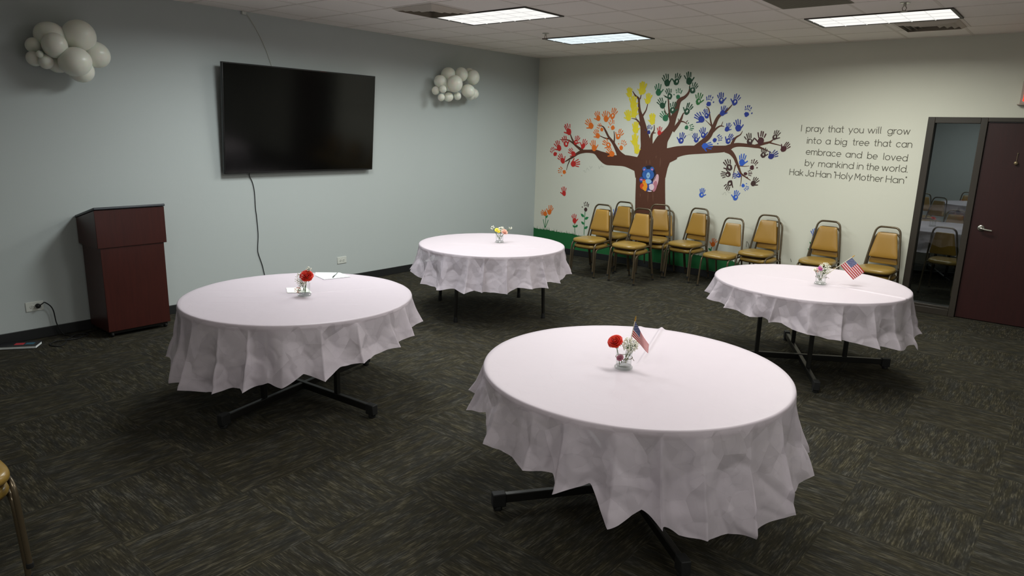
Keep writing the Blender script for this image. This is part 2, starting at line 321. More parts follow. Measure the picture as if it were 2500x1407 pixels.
HAND = [[0.62,1.927,0.192,-25.0,'red','s'],[0.576,1.74,0.185,-27.0,'red','h'],[0.447,1.673,0.181,-33.0,'red','s'],[0.366,1.579,0.166,-39.0,'red','f'],[0.767,1.773,0.152,21.0,'red','h'],[0.904,1.716,0.162,27.0,'red','s'],[0.723,1.594,0.161,-54.0,'red','s'],[0.525,1.478,0.174,-39.0,'red','s'],[0.743,1.435,0.184,79.0,'red','s'],[0.584,0.972,0.155,-9.0,'red','s'],[0.555,1.307,0.166,-77.0,'orange','f'],[1.019,2.022,0.18,-43.0,'orange','s'],[1.147,2.135,0.158,-21.0,'orange','s'],[1.284,2.128,0.171,-16.0,'orange','s'],[1.398,2.171,0.175,20.0,'orange','h'],[1.409,2.012,0.164,-21.0,'orange','f'],[1.215,1.978,0.142,-48.0,'orange','f'],[1.153,1.879,0.154,-33.0,'orange','s'],[1.518,1.88,0.163,31.0,'orange','h'],[1.102,1.697,0.176,-18.0,'orange','s'],[1.346,1.748,0.165,-57.0,'orange','h'],[1.584,1.723,0.162,25.0,'orange','f'],[1.416,1.623,0.168,-48.0,'orange','s'],[1.659,2.474,0.138,-4.0,'yellow','y'],[1.864,2.52,0.182,1.0,'yellow','y'],[1.964,2.384,0.15,7.0,'yellow','y'],[1.728,2.328,0.179,-4.0,'yellow','y'],[1.664,2.148,0.159,-16.0,'yellow','y'],[1.751,2.198,0.169,7.0,'yellow','y'],[2.055,2.104,0.153,-5.0,'yellow','y'],[1.793,1.978,0.164,-4.0,'yellow','y'],[1.796,1.805,0.165,-4.0,'yellow','y'],[1.835,1.682,0.141,-4.0,'yellow','y'],[2.017,1.958,0.137,1.0,'navy','f'],[2.178,1.946,0.128,1.0,'red','s'],[2.238,2.624,0.178,-21.0,'dgreen','s'],[2.383,2.636,0.165,12.0,'dgreen','h'],[2.566,2.64,0.18,-16.0,'dgreen','s'],[2.118,2.498,0.175,-10.0,'mgreen','s'],[2.294,2.445,0.162,-21.0,'dgreen','h'],[2.426,2.443,0.153,1.0,'mgreen','f'],[2.192,2.32,0.165,-32.0,'dgreen','s'],[2.358,2.257,0.167,6.0,'dgreen','h'],[2.634,2.518,0.155,23.0,'dgreen','h'],[2.577,2.243,0.17,23.0,'dgreen','h'],[2.252,2.146,0.164,-42.0,'mgreen','s'],[2.601,2.018,0.144,84.0,'mgreen','f'],[2.727,2.372,0.167,4.0,'lgreen','h'],[2.875,2.348,0.154,6.0,'blue','f'],[3.048,2.382,0.156,-11.0,'blue','h'],[3.238,2.361,0.155,18.0,'blue','h'],[3.408,2.219,0.155,15.0,'blue','f'],[2.86,2.187,0.135,-26.0,'blue','h'],[2.788,2.137,0.171,-50.0,'blue','s'],[3.083,2.224,0.142,16.0,'blue','s'],[3.167,2.017,0.125,21.0,'blue','s'],[3.315,2.034,0.165,-16.0,'blue','s'],[2.521,1.851,0.161,15.0,'blue','h'],[2.74,1.865,0.136,-21.0,'blue','h'],[2.838,1.932,0.151,-16.0,'blue','h'],[3.02,1.873,0.146,69.0,'blue','f'],[3.2,1.865,0.148,32.0,'blue','h'],[2.883,1.784,0.161,86.0,'bright','s'],[3.411,1.595,0.166,2.0,'bright','s'],[3.789,1.688,0.142,52.0,'navy','s'],[3.379,1.418,0.12,-94.0,'blue','h'],[3.466,1.283,0.116,120.0,'bright','f'],[3.371,1.134,0.141,10.0,'bright','h'],[2.891,1.131,0.135,11.0,'bright','h'],[3.483,1.867,0.161,-21.0,'brown','h'],[3.63,1.878,0.181,2.0,'maroon','s'],[3.806,1.93,0.135,23.0,'brown','h'],[3.934,1.788,0.143,41.0,'maroon','s'],[3.681,1.703,0.134,6.0,'brown','h'],[3.243,1.523,0.167,-28.0,'brown','h'],[3.23,1.423,0.146,-98.0,'brown','h'],[3.272,1.304,0.149,-149.0,'brown','h'],[3.553,1.546,0.149,25.0,'maroon','f'],[3.484,1.452,0.119,82.0,'maroon','f'],[3.593,1.334,0.134,33.0,'brown','s']]
FLOWERHAND = [[1.012,0.762,0.163,2.0,'brown','f'],[0.809,0.56,0.156,-9.0,'red','s'],[0.315,0.651,0.166,19.0,'orange','s'],[0.223,0.608,0.138,-79.0,'orange','s'],[4.43,0.747,0.123,-16.0,'bright','s'],[3.121,0.47,0.126,15.0,'orange','s'],[1.541,0.728,0.137,7.0,'bright','s']]
STEM = [[[0.237,0.588],[0.243,0.517],[0.239,0.445],[0.233,0.372]],[[0.295,0.516],[0.269,0.448],[0.242,0.385]],[[0.192,0.512],[0.21,0.442],[0.232,0.378]],[[0.814,0.523],[0.818,0.448],[0.823,0.368]],[[0.818,0.448],[0.8,0.47],[0.781,0.481]],[[0.818,0.454],[0.841,0.476],[0.873,0.487]],[[0.998,0.719],[0.996,0.639],[0.997,0.525],[1.0,0.353]],[[4.434,0.717],[4.424,0.638],[4.412,0.532],[4.407,0.4]],[[3.107,0.428],[3.096,0.358],[3.092,0.271]],[[1.543,0.697],[1.542,0.498]],[[3.585,0.484],[3.583,0.561],[3.615,0.52],[3.626,0.467]],[[4.188,0.369],[4.173,0.41]]]
LEAF = [[0.242,0.54,0.284,0.586],[0.988,0.627,0.919,0.677],[0.999,0.594,1.071,0.635],[0.995,0.513,0.933,0.555],[0.999,0.445,1.067,0.489],[0.779,0.473,0.818,0.443],[0.875,0.492,0.822,0.449],[4.42,0.627,4.377,0.653],[4.41,0.548,4.368,0.568],[3.106,0.376,3.055,0.404]]
BEAR = [[2.0558,1.3415,0.1155,0.1394,0,'hole'],[2.0618,1.1968,0.0848,0.0901,0,'bear2'],[1.984,1.4245,0.0329,0.0309,0,'bear'],[2.1059,1.4314,0.0324,0.0307,0,'bear'],[1.9832,1.413,0.0148,0.015,0,'pink'],[2.1066,1.423,0.0156,0.0148,0,'pink'],[2.0496,1.3486,0.0947,0.0786,0,'bear'],[2.0574,1.2517,0.0536,0.033,0,'lblue'],[2.0517,1.3362,0.0293,0.0438,0,'lblue'],[2.0495,1.3361,0.0079,0.0055,0,'ink'],[2.05,1.3222,0.0028,0.011,0,'ink'],[2.0121,1.3713,0.0057,0.004,0,'ink'],[2.0848,1.3731,0.0056,0.004,0,'ink'],[1.9476,1.2695,0.0355,0.0412,0,'bear2'],[1.9448,1.2693,0.0206,0.0131,0,'pink']]
FOX = [[1.9922,1.1768,0.0627,0.0503,0,'red2'],[2.0092,1.178,0.041,0.0593,0,'amber'],[1.9929,1.2398,0.0273,0.0391,0,'amber'],[1.9909,1.2648,0.0159,0.015,0,'red2'],[1.9654,1.19,0.0252,0.0242,0,'red2'],[1.9955,1.2284,0.0051,0.0045,0,'ink'],[2.0209,1.1386,0.0228,0.0302,0,'amber']]
SQUIRREL = [[2.1784,1.2499,0.04,0.1165,12,'pink2'],[2.1694,1.1895,0.0335,0.0796,10,'rose'],[2.1652,1.3086,0.0056,0.0446,20,'ink2'],[2.12,1.176,0.0404,0.0459,0,'cream'],[2.1016,1.1947,0.0259,0.02,0,'cream'],[2.094,1.1139,0.035,0.009,0,'cream']]
STREAK = [[[2.005,1.552],[2.009,1.498]],[[2.058,1.56],[2.067,1.486]],[[2.07,1.092],[2.072,0.961]],[[2.145,1.113],[2.16,0.963]],[[2.156,1.623],[2.154,1.584]],[[2.224,1.597],[2.23,1.465]],[[1.94,1.072],[1.947,1.021]]]
TEXT = [[['I',4.115,2.002,4.13,2.002],['pray',4.175,2.001,4.38,2.0],['that',4.429,1.999,4.613,1.998],['you',4.661,1.998,4.83,1.996],['will',4.87,1.996,5.018,1.995],['grow',5.081,1.994,5.314,1.992]],[['into',4.202,1.858,4.373,1.857],['a',4.421,1.856,4.476,1.856],['big',4.529,1.855,4.664,1.854],['tree',4.725,1.854,4.909,1.852],['that',4.958,1.852,5.144,1.851],['can',5.19,1.85,5.355,1.849]],[['embrace',4.205,1.724,4.617,1.713],['and',4.666,1.712,4.847,1.707],['be',4.905,1.706,5.017,1.703],['loved',5.077,1.701,5.33,1.695]],[['by',4.209,1.586,4.321,1.584],['mankind',4.369,1.584,4.774,1.579],['in',4.809,1.579,4.881,1.578],['the',4.911,1.577,5.05,1.576],['world.',5.076,1.575,5.349,1.572]],[['Hak',4.035,1.465,4.204,1.462],['Ja',4.228,1.462,4.332,1.46],['Han',4.355,1.46,4.536,1.457],['"Holy',4.564,1.456,4.779,1.453],['Mother',4.799,1.453,5.106,1.447],['Han"',5.137,1.447,5.346,1.444]]]
HEM = {'left': [[-104.6,0.303],[-99.2,0.274],[-87.0,0.287],[-76.8,0.291],[-67.5,0.323],[-57.7,0.364],[-55.5,0.347],[-46.8,0.392],[-40.6,0.375],[-32.3,0.437],[-24.8,0.399],[-17.8,0.456],[-3.0,0.473],[-2.3,0.497],[3.5,0.494],[18.0,0.509],[38.0,0.538]],'front': [[-122.6,0.649],[-121.5,0.569],[-117.2,0.483],[-94.9,0.565],[-93.8,0.466],[-85.4,0.474],[-82.1,0.428],[-71.8,0.47],[-65.3,0.341],[-57.2,0.397],[-46.1,0.3],[-39.9,0.292],[-40.2,0.374],[-22.2,0.251],[-21.4,0.334],[-8.7,0.275],[-9.8,0.358],[6.0,0.312]],'right': [[-149.0,0.568],[-139.8,0.561],[-131.8,0.561],[-110.9,0.576],[-110.7,0.545],[-101.2,0.541],[-95.6,0.555],[-90.6,0.531],[-84.9,0.538],[-79.2,0.504],[-68.4,0.484],[-61.4,0.464],[-53.2,0.463],[-37.7,0.407],[-35.9,0.423],[-25.5,0.381],[-24.3,0.414],[-4.2,0.334],[-5.8,0.38],[4.1,0.375]],'rear': [[-118.1,0.485],[-117.1,0.451],[-101.6,0.452],[-101.6,0.398],[-85.4,0.422],[-85.4,0.385],[-74.7,0.402],[-65.3,0.38],[-59.7,0.407],[-49.9,0.397],[-49.9,0.421],[-38.0,0.393],[-30.2,0.441],[-19.1,0.425],[-9.2,0.413],[-7.9,0.469],[2.9,0.438],[3.3,0.462],[14.9,0.446],[15.4,0.478],[21.6,0.469]]}
CLOUDL = [[0.14,-6.824,2.571,0.128],[0.19,-6.628,2.592,0.145],[0.27,-6.844,2.491,0.105],[0.12,-6.949,2.49,0.066],[0.14,-6.963,2.381,0.064],[0.22,-6.905,2.36,0.061],[0.24,-6.95,2.414,0.03],[0.17,-6.501,2.455,0.121],[0.31,-6.72,2.373,0.13],[0.2,-6.644,2.313,0.111],[0.13,-6.792,2.376,0.103]]
CLOUDR = [[0.12,-2.15,2.623,0.098],[0.2,-1.978,2.633,0.096],[0.2,-1.752,2.612,0.103],[0.15,-2.32,2.514,0.091],[0.3,-2.203,2.495,0.11],[0.14,-2.401,2.399,0.055],[0.25,-2.377,2.418,0.052],[0.22,-2.374,2.313,0.049],[0.18,-2.2,2.328,0.066],[0.24,-2.089,2.343,0.054],[0.28,-1.924,2.42,0.095],[0.18,-1.718,2.397,0.08],[0.2,-1.805,2.37,0.071],[0.12,-1.744,2.674,0.069]]

# ------------------------------------------------------------------ the room
RX, RY, FX0, FX1, FY = 9.6, -11.6, 1.4, 9.4, 9.2
struct(MB().box(-.2, RX+.2, RY-.2, FY+.2, -.1, 0).build('floor', MT['carpet']))
struct(MB().box(-.2, RX+.2, RY-.2, FY+.2, H, H+.1).build('ceiling', MT['ceiling']))
tb = MB()
for k in range(-3, 16):
    x = 1.502+k*FT
    if 0 < x < RX: tb.box(x-.012, x+.012, RY, 0, H-.0015, H)
for k in range(-14, 6):
    y = -1.294+k*FT
    if RY < y < -.02: tb.box(0, RX, y-.012, y+.012, H-.0019, H)
struct(tb.build('trim_1', MT['tbar']))
struct(MB().box(-.12, 0, RY, .0, 0, H).build('wall_left', MT['wall_left']))
DX0, DX1, DZ = 5.476, 7.03, 2.19             # opening for side light and door
struct(MB().box(-.12, DX0, 0, .12, 0, H).box(DX1, RX, 0, .12, 0, H).box(DX0, DX1, 0, .12, DZ, H).build('wall_back', MT['wall_back']))
struct(MB().box(RX, RX+.12, RY, 0, 0, H).build('wall_right', MT['wall_other']))
struct(MB().box(-.12, RX+.12, RY-.12, RY, 0, H).build('wall_rear', MT['wall_other']))
struct(MB().box(FX0-.12, FX0, .12, FY, 0, H).build('wall_far_left', MT['wall_other']))
struct(MB().box(FX1, FX1+.12, .12, FY, 0, H).build('wall_far_right', MT['wall_other']))
struct(MB().box(FX0-.12, FX1+.12, FY, FY+.12, 0, H).build('wall_far', MT['wall_other']))
struct(MB().box(0, .012, RY, 0, 0, .093).build('baseboard_left', MT['baseboard'], bevel=.004))
struct(MB().box(.012, DX0, -.012, 0, 0, .093).box(DX1, RX, -.012, 0, 0, .093).build('baseboard_back', MT['baseboard'], bevel=.004))
# side light
w1 = struct(empty('window_1', (5.73, 0, 0)))
def wpart(mb, name, m, **k):
    o = mb.build(name, m, w1, **k); o.location = (-5.73, 0, 0); return o
y0, y1 = -.03, .12
wpart(MB().box(5.476, 5.545, y0, y1, 0, 2.19).box(5.972, 6.034, y0, y1, 0, 2.19).box(5.545, 5.972, y0, y1, 2.126, 2.19)
      .box(5.545, 5.972, y0, y1, 0, .075).box(5.545, 5.972, -.012, y1, .075, .10), 'frame', MT['frame'], bevel=.004)
wpart(MB().box(5.54, 5.98, .03, .036, .09, 2.13), 'glass', MT['pane'])
# door
d1 = struct(empty('door_1', (6.49, 0, 0)))
def dpart(mb, name, m, parent=None, **k):
    o = mb.build(name, m, parent or d1, **k)
    if not parent: o.location = (-6.49, 0, 0)
    return o
dpart(MB().box(6.034, 7.03, y0, y1, 2.145, 2.19).box(6.965, 7.03, y0, y1, 0, 2.145), 'door_frame', MT['frame'], bevel=.004)
leaf = dpart(MB().box(6.038, 6.962, .0, .045, .008, 2.141), 'door_leaf', MT['doorwood'], bevel=.002)
hd = MB().lathe([(0, .0), (.033, .0), (.033, .008), (.028, .012), (.014, .016), (.012, .045), (0, .045)], 28)
hd.v = [(x+6.137, -z, y+1.023) for x, y, z in hd.v]; hd.f = [tuple(reversed(f)) for f in hd.f]
hd.tube(spline([(6.137, -.045, 1.023), (6.15, -.052, 1.021), (6.19, -.054, 1.012), (6.245, -.052, 1.006)], 5), [.013]*6+[.011]*10, 12)
tag(dpart(hd, 'handle', MT['chrome'], leaf, smooth=True), 'brushed chrome lever handle')
# ornament on the door
t = tag(empty('door_ornament', (6.34, -.012, 1.728)), 'small round metal ornament hung on the dark red door', 'ornament')
MB().ball((0, -.012, 0), .02, 16, 12, (1, .55, 1)).build('medallion', mat('ornament_metal', (140, 124, 96), .35, .7), t, smooth=True)
MB().tube([(0, -.004, .02), (0, -.003, .06), (0.002, .004, .1)], .0022, 6).ball((.002, 0, .1), .006, 8, 6).build('cord', MT['twine'], t)
# exit sign
t = tag(empty('exit_sign', (6.468, 0, 2.44)), 'red lit EXIT sign on the wall above the dark door', 'sign')
MB().box(-.19, .19, -.06, 0, -.115, .115).box(-.21, .21, -.075, 0, -.125, -.115).build('housing', MT['signwhite'], t, bevel=.006)
L = MB()
def bar(x0, x1, z0, z1): L.box(x0, x1, -.0625, -.059, z0, z1)
def slash(x0, z0, x1, z1, hw):
    L.add([(x0-hw, -.0625, z0), (x0+hw, -.0625, z0), (x1+hw, -.0625, z1), (x1-hw, -.0625, z1)], [(0, 1, 2, 3)])
hz = .085
bar(-.165, -.143, -hz, hz); bar(-.165, -.095, hz-.022, hz); bar(-.165, -.1, -.011, .011); bar(-.165, -.095, -hz, -hz+.022)
slash(-.07, -hz, -.0, hz, .012); slash(-.0, -hz, -.07, hz, .012)
bar(.035, .057, -hz, hz); bar(.08, .16, hz-.022, hz); bar(.109, .131, -hz, hz)
L.build('letters', MT['redemit'], t)

# ------------------------------------------------------------------ ceiling fittings
lab = ['ceiling light panel nearest the camera above the wall screen', 'bluish ceiling light panel furthest back, toward the room corner', 'ceiling light panel on the right, toward the dark door']
tin = [(1, .985, .95), (.86, .97, 1), (1, .985, .94)]
for i in range(3):
    x, y = LAMPS[i][0], LAMPS[i][1]
    t = tag(empty('ceiling_light', (x+FT, y+FT/2, H)), lab[i], 'ceiling light', 'recessed ceiling lights')
    f = MB()
    for (a, b, c, d) in ((-FT, FT, -FT/2, -FT/2+.014), (-FT, FT, FT/2-.014, FT/2), (-FT, -FT+.024, -FT/2+.014, FT/2-.014), (FT-.024, FT, -FT/2+.014, FT/2-.014)): f.box(a, b, c, d, -.012, 0)
    f.build('frame', MT['frame'], t)
    MB().box(-FT+.024, FT-.024, -FT/2+.014, FT/2-.014, -.006, -.001).build('diffuser', diffuser_mat('lit_panel_%s' % 'abc'[i], tin[i], .97), t)
    g = MB(); W2, D2 = FT-.024, FT/2-.014
    for k in range(1, 6): g.box(-W2+2*W2*k/6-.004, -W2+2*W2*k/6+.004, -D2, D2, -.011, -.0062)
    for k in range(1, 3): g.box(-W2, W2, -D2+2*D2*k/3-.004, -D2+2*D2*k/3+.004, -.011, -.0062)
    g.build('louvre', diffuser_mat('lit_louvre_%s' % 'abc'[i], tin[i], .74), t)  # bars get a glow of their own in place of light from the panel
for i, (x, y, l) in enumerate([(1.807, -4.075, 'square ceiling air vent beside the light above the screen'), (5.527, -.985, 'square ceiling air vent behind the right hand light')]):
    t = tag(empty('air_vent', (x, y, H)), l, 'vent', 'square ceiling air vents')
    MB().box(-.30, .30, -.30, .30, -.004, 0).build('plate', MT['tbar'], t)
    for k, a in enumerate((.27, .215, .16, .105)):
        s = MB(); zo, zi = -.006, -.028
        for q in range(4):
            T = Matrix.Rotation(q*pi/2, 4, 'Z')
            s.add([T@Vector(v) for v in ((-a, -a, zo), (a, -a, zo), (a-.035, -a+.035, zi), (-a+.035, -a+.035, zi), (-a+.004, -a+.004, zo+.002), (a-.004, -a+.004, zo+.002))], [(0, 1, 2, 3), (4, 3, 2, 5)])
        s.build('louvre', mat('vent_metal', (200, 190, 178), .5), t)
    for k, a in enumerate((.243, .188, .133, .078)):
        s = MB()
        for q in range(4):
            T = Matrix.Rotation(q*pi/2, 4, 'Z')
            s.add([T@Vector(v) for v in ((-a, -a, -.0055), (a, -a, -.0055), (a-.022, -a+.022, -.0055), (-a+.022, -a+.022, -.0055))], [(0, 1, 2, 3)])
        s.build('slot', mat('slot_shadow', (96, 90, 80), .7), t)
t = tag(empty('return_grille', (4.92, -2.80, H)), 'dark square return grille in the ceiling before the right hand light', 'grille')
g = MB().box(-.295, .295, -.295, .295, -.003, 0)
g.build('panel', mat('grille_grey', (128, 122, 108), .7), t)
s = MB()
for k in range(24): s.box(-.28, .28, -.28+k*.0237, -.28+k*.0237+.009, -.007, -.003)
s.build('slats', mat('grille_slat', (136, 130, 116), .7), t)
for i, (x, y, l) in enumerate([(1.81, -2.25, 'ceiling sprinkler at the left end of the rear light'), (5.556, -2.32, 'ceiling sprinkler in front of the right hand light')]):
    t = tag(empty('sprinkler', (x, y, H)), l, 'sprinkler', 'ceiling sprinklers')
    MB().lathe([(.04, -.001), (.04, -.006), (.012, -.010), (.012, -.03), (0, -.03)], 20).build('escutcheon', MT['chrome'], t, smooth='auto')
    m = MB().tube(spline([(-.008, 0, -.03), (-.016, 0, -.045), (-.006, 0, -.062)], 4), .0025, 6).tube(spline([(.008, 0, -.03), (.016, 0, -.045), (.006, 0, -.062)], 4), .0025, 6).lathe([(0, -.062), (.008, -.062), (.026, -.066), (.026, -.069), (0, -.069)], 18)
    m.build('deflector', MT['bronze'], t, smooth='auto')

# ------------------------------------------------------------------ left wall
# screen, leaning forward a little
t = tag(empty('television', (.1, -4.39, 1.95)), 'large black flat screen television on the pale left wall', 'television')
Wt, Ht = .966, .557
T = Matrix.Rotation(radians(4.5), 4, 'Y')
MB().box(-.02, .02, -Wt, Wt, -Ht, Ht, T=T).build('casing', MT['black'], t, bevel=.005)
MB().box(.0201, .0212, -Wt+.012, Wt-.012, -Ht+.02, Ht-.012, T=T).build('screen', MT['screen'], t)
MB().box(-.1, -.028, -.3, .3, -.22, .22).box(-.05, -.018, -.5, .5, -.36, .2).build('wall_mount', MT['black'], t)
MB().box(.0212, .0225, .18, .26, Ht-.010, Ht-.004, T=T).build('indicator', mat('dim_red', (60, 8, 8), .4), t)
c = [(.03, -5.05, 1.42), (.012, -5.041, 1.36), (.008, -5.009, 1.29), (.007, -4.991, 1.184), (.007, -4.989, 1.016), (.007, -4.98, .89), (.007, -4.975, .718), (.007, -4.989, .565), (.007, -4.983, .5), (.007, -4.946, .376), (.008, -4.927, .276), (.012, -4.90, .14), (.03, -4.86, .025), (.08, -4.78, .006), (.15, -4.6, .006)]
tag(MB().tube(spline(c, 5), .004, 8).build('cable', MT['black'], smooth=True), 'thin black cable hanging down the wall below the television', 'cable')
c = [(.006, -4.992, 3.026), (.012, -4.95, 2.98), (.007, -4.86, 2.85), (.006, -4.78, 2.70), (.006, -4.72, 2.544), (.02, -4.70, 2.45)]
t = tag(empty('wire', (0, -4.992, 3.02)), 'thin pale wire from the ceiling edge down to the television', 'wire')
o = MB().tube(spline(c, 5), .0024, 8).build('strand', mat('pale_wire', (176, 172, 158), .6), t, smooth=True); o.location = (0, 4.992, -3.02)
o = MB().box(.001, .03, -5.03, -4.985, 2.998, 3.028).build('clip', MT['white_plastic'], t, bevel=.003); o.location = (0, 4.992, -3.02)
def outlet(y, z, l):
    t = tag(empty('wall_outlet', (0, y, z)), l, 'outlet', 'white wall outlets')
    MB().box(0, .007, -.068, .068, -.042, .042).build('cover_plate', MT['white_plastic'], t, bevel=.003)
    for s in (-1, 1):
        m = MB().lathe([(.0175, 0), (.0165, .003), (0, .003)], 24); m.v = [(.007+zz, s*.021+x, yy) for x, yy, zz in m.v]
        r = m.build('receptacle', MT['white_plastic'], t, smooth='auto')
        MB().box(.0095, .0104, s*.021-.009, s*.021+.003, -.0075, -.0045).box(.0095, .0104, s*.021-.009, s*.021+.003, .0045, .0075).box(.0095, .0104, s*.021+.006, s*.021+.011, -.0025, .0025).build('slots', MT['ink'], r)
    return t
outlet(-3.866, .294, 'white wall outlet below the television, nothing plugged in')
outlet(-7.146, .293, 'white wall outlet left of the lectern with a black plug in it')
t = tag(empty('power_cord', (.02, -7.125, .297)), 'black power cord plugged in left of the lectern and coiled on the carpet', 'cord')
m = MB().lathe([(.019, .0), (.02, .006), (.02, .022), (.015, .034), (.006, .04), (0, .04)], 20); m.v = [(z+.0108, x-7.125, y+.297) for x, y, z in m.v]
def loc0(o, x, y, z): o.location = (-x, -y, -z); return o
loc0(m.build('plug', MT['rubber'], t, smooth='auto'), .02, -7.125, .297)
c = [(.045, -7.125, .298), (.055, -7.10, .318), (.05, -7.078, .324), (.045, -7.038, .284), (.045, -7.019, .232), (.045, -7.011, .144), (.05, -7.0, .09), (.06, -6.974, .023), (.10, -6.95, .007), (.18, -6.921, .006), (.24, -6.86, .006), (.22, -6.825, .009), (.16, -6.838, .012), (.15, -6.90, .012), (.22, -6.98, .006), (.30, -7.029, .006), (.385, -7.09, .006), (.36, -7.14, .006), (.28, -7.145, .006), (.235, -7.09, .008), (.26, -7.04, .013), (.28, -6.96, .013), (.24, -6.88, .006), (.12, -6.80, .006), (.09, -6.6, .006)]
loc0(MB().tube(spline(c, 6), .005, 8).build('cable', MT['rubber'], t, smooth=True), .02, -7.125, .297)
# book
t = tag(empty('book', (.17, -7.335, 0), math.atan2(-.166, .236)), 'black covered book lying on the carpet by the left baseboard', 'book')
MB().box(-.065, .065, -.142, .142, .0035, .0225).build('pages', MT['paper'], t)
MB().box(-.068, .068, -.145, .145, .0, .0035).box(-.068, .068, -.145, .145, .0225, .026).box(-.0715, -.068, -.145, .145, .0, .026).build('cover', mat('book_cover', (16, 16, 20), .35), t, bevel=.001)
MB().box(-.03, .025, -.035, .035, .026, .0264).build('emblem', paint('emblem'), t)
MB().box(-.03, .02, .045, .11, .026, .0264).build('picture', paint('emblem2'), t)

# balloon clouds
def cloud(name, data, label, sc):
    cx, cy, cz = sum(d[0] for d in data)/len(data), sum(d[1] for d in data)/len(data), sum(d[2] for d in data)/len(data)
    t = tag(empty(name, (0, cy, cz)), label, 'balloons', 'white balloon clouds')
    for i, (x, y, z, r) in enumerate(data):
        ax = Vector((.6*random.uniform(-1, 1), random.uniform(-1, 1), random.uniform(-1, 1)+.01)).normalized()
        T = ax.to_track_quat('Z', 'Y').to_matrix().to_4x4()
        b = MB().ball((0, 0, 0), r*sc, 28, 20, (.97, .97, 1.05), T); b.v = [(x+a, y+b_-cy, z+c_-cz) for a, b_, c_ in b.v]
        b.build('balloon', MT['balloon'], t, smooth=True)
    MB().box(0, .1, -.12, .12, -.06, .06).build('backing', MT['balloon'], t, bevel=.03)
cloud('balloon_cloud', CLOUDL, 'cloud of white balloons high on the wall left of the television', .92)
cloud('balloon_cloud', CLOUDR, 'cloud of white balloons high on the wall right of the television', .96)

# lectern
t = tag(empty('lectern', (.235, -6.455, 0)), 'dark mahogany lectern with slanted grey top against the left wall', 'lectern')
MB().box(-.205, .205, -.272, .272, .055, .832).build('cabinet', MT['mahogany'], t, bevel=.003)
q = MB(); a, b = .215, .295
q.add([(-a, -b, .815), (a, -b, .815), (a, b, .815), (-a, b, .815), (-a, -b, 1.045), (a, -b, 1.148), (a, b, 1.148), (-a, b, 1.045)], [(0, 3, 2, 1), (4, 5, 6, 7), (0, 1, 5, 4), (1, 2, 6, 5), (2, 3, 7, 6), (3, 0, 4, 7)])
q.build('upper_case', MT['mahogany'], t, bevel=.003)
T = Matrix.Translation((0, 0, 1.108))@Matrix.Rotation(-math.atan2(.103, .43), 4, 'Y')
MB().box(-.232, .232, -.302, .302, -.009, .013, T=T).build('top', MT['lecterntop'], t, bevel=.007)
MB().box(-.19, .19, -.25, .25, .03, .055).build('plinth', MT['black'], t)
for sx in (-1, 1):
    for sy in (-1, 1):
        w_ = MB().lathe([(0, -.011), (.02, -.011), (.025, -.006), (.025, .006), (.02, .011), (0, .011)], 20)
        w_.v = [(sx*.17+x, sy*.235+z, y+.025) for x, y, z in w_.v]
        w_.box(sx*.17-.012, sx*.17+.012, sy*.235-.018, sy*.235+.018, .04, .055)
        w_.build('caster', MT['rubber'], t, smooth='auto')

# ------------------------------------------------------------------ mural and lettering on the back wall
mural = tag(empty('tree_mural', (2.0, 0, 0)), 'painted tree with coloured handprint leaves on the cream wall', 'mural')
def onwall(mb, name, m, parent=mural, **k):
    o = mb.build(name, m, parent, **k)
    o.location = (-2.0, 0, 0) if parent is mural else (0, 0, 0)
    return o
def ribbon(P, y, n=6, mb=None, mi=0):
    S = spline(P, n); mb = mb or MB(); vs = []
    for i, s in enumerate(S):
        a, b = S[max(i-1, 0)], S[min(i+1, len(S)-1)]
        d = Vector((b.x-a.x, b.y-a.y)).normalized(); hw = max(s.z, .0015)
        vs += [(s.x-d.y*hw, y, s.y+d.x*hw), (s.x+d.y*hw, y, s.y-d.x*hw)]
    return mb.add(vs, [(2*i, 2*i+1, 2*i+3, 2*i+2) for i in range(len(S)-1)], mi)
tr = MB()
for i, P in enumerate(BRANCH): ribbon(P, -.0012-.00002*i, 6, tr)
tr.poly([(x, -.00203, z) for x, z in CROTCH])
m = noisy('paint_trunk_bark', PAINT['trunk'], .7, 30, .18, 0)
tree = onwall(tr, 'tree', m)
for (a, b) in STREAK: onwall(ribbon([(*a, .003), ((a[0]+b[0])/2, (a[1]+b[1])/2, .008), (*b, .002)], -.00212, 4), 'bark_streak', paint('streak'), tree)
# grass band with blades
g = MB(); N = 220; vs = []
xe = 3.92
for i in range(N+1):
    x = xe*i/N; zt = (.352-.022*x if x < 3.4 else .277*max(0, (xe-x)/.52)**.5)+.007*random.uniform(-1, 1)
    vs += [(x, -.0012, .093), (x, -.0012, max(.1, zt))]
g.add(vs, [(2*i, 2*i+2, 2*i+3, 2*i+1) for i in range(N)])
for i in range(190):
    x = random.uniform(0.01, 3.5); z = .345-.022*x; h = random.choice((.02, .03, .03, .045, .06)); dx = random.uniform(-.025, .025)
    g.poly([(x-.004, -.00125, z-.01), (x+.004, -.00125, z-.01), (x+dx, -.00125, z+h)])
onwall(g, 'grass', paint('grass'))
for i, P in enumerate(STEM):
    onwall(ribbon([(x, z, .0055 if i not in (10, 11) else .003) for x, z in P], -.0014), 'flower_stem', paint('stemp') if i not in (10, 11) else paint('text'))
for x0, z0, x1, z1 in LEAF:
    d = Vector((x1-x0, z1-z0)); n_ = Vector((-d.y, d.x))
    onwall(MB().poly([(x0+d.x*a+n_.x*b, -.0016, z0+d.y*a+n_.y*b) for a, b in ((0, 0), (.3, .26), (.65, .24), (1, 0), (.65, -.2), (.3, -.24))]), 'flower_leaf', paint('stemp'))
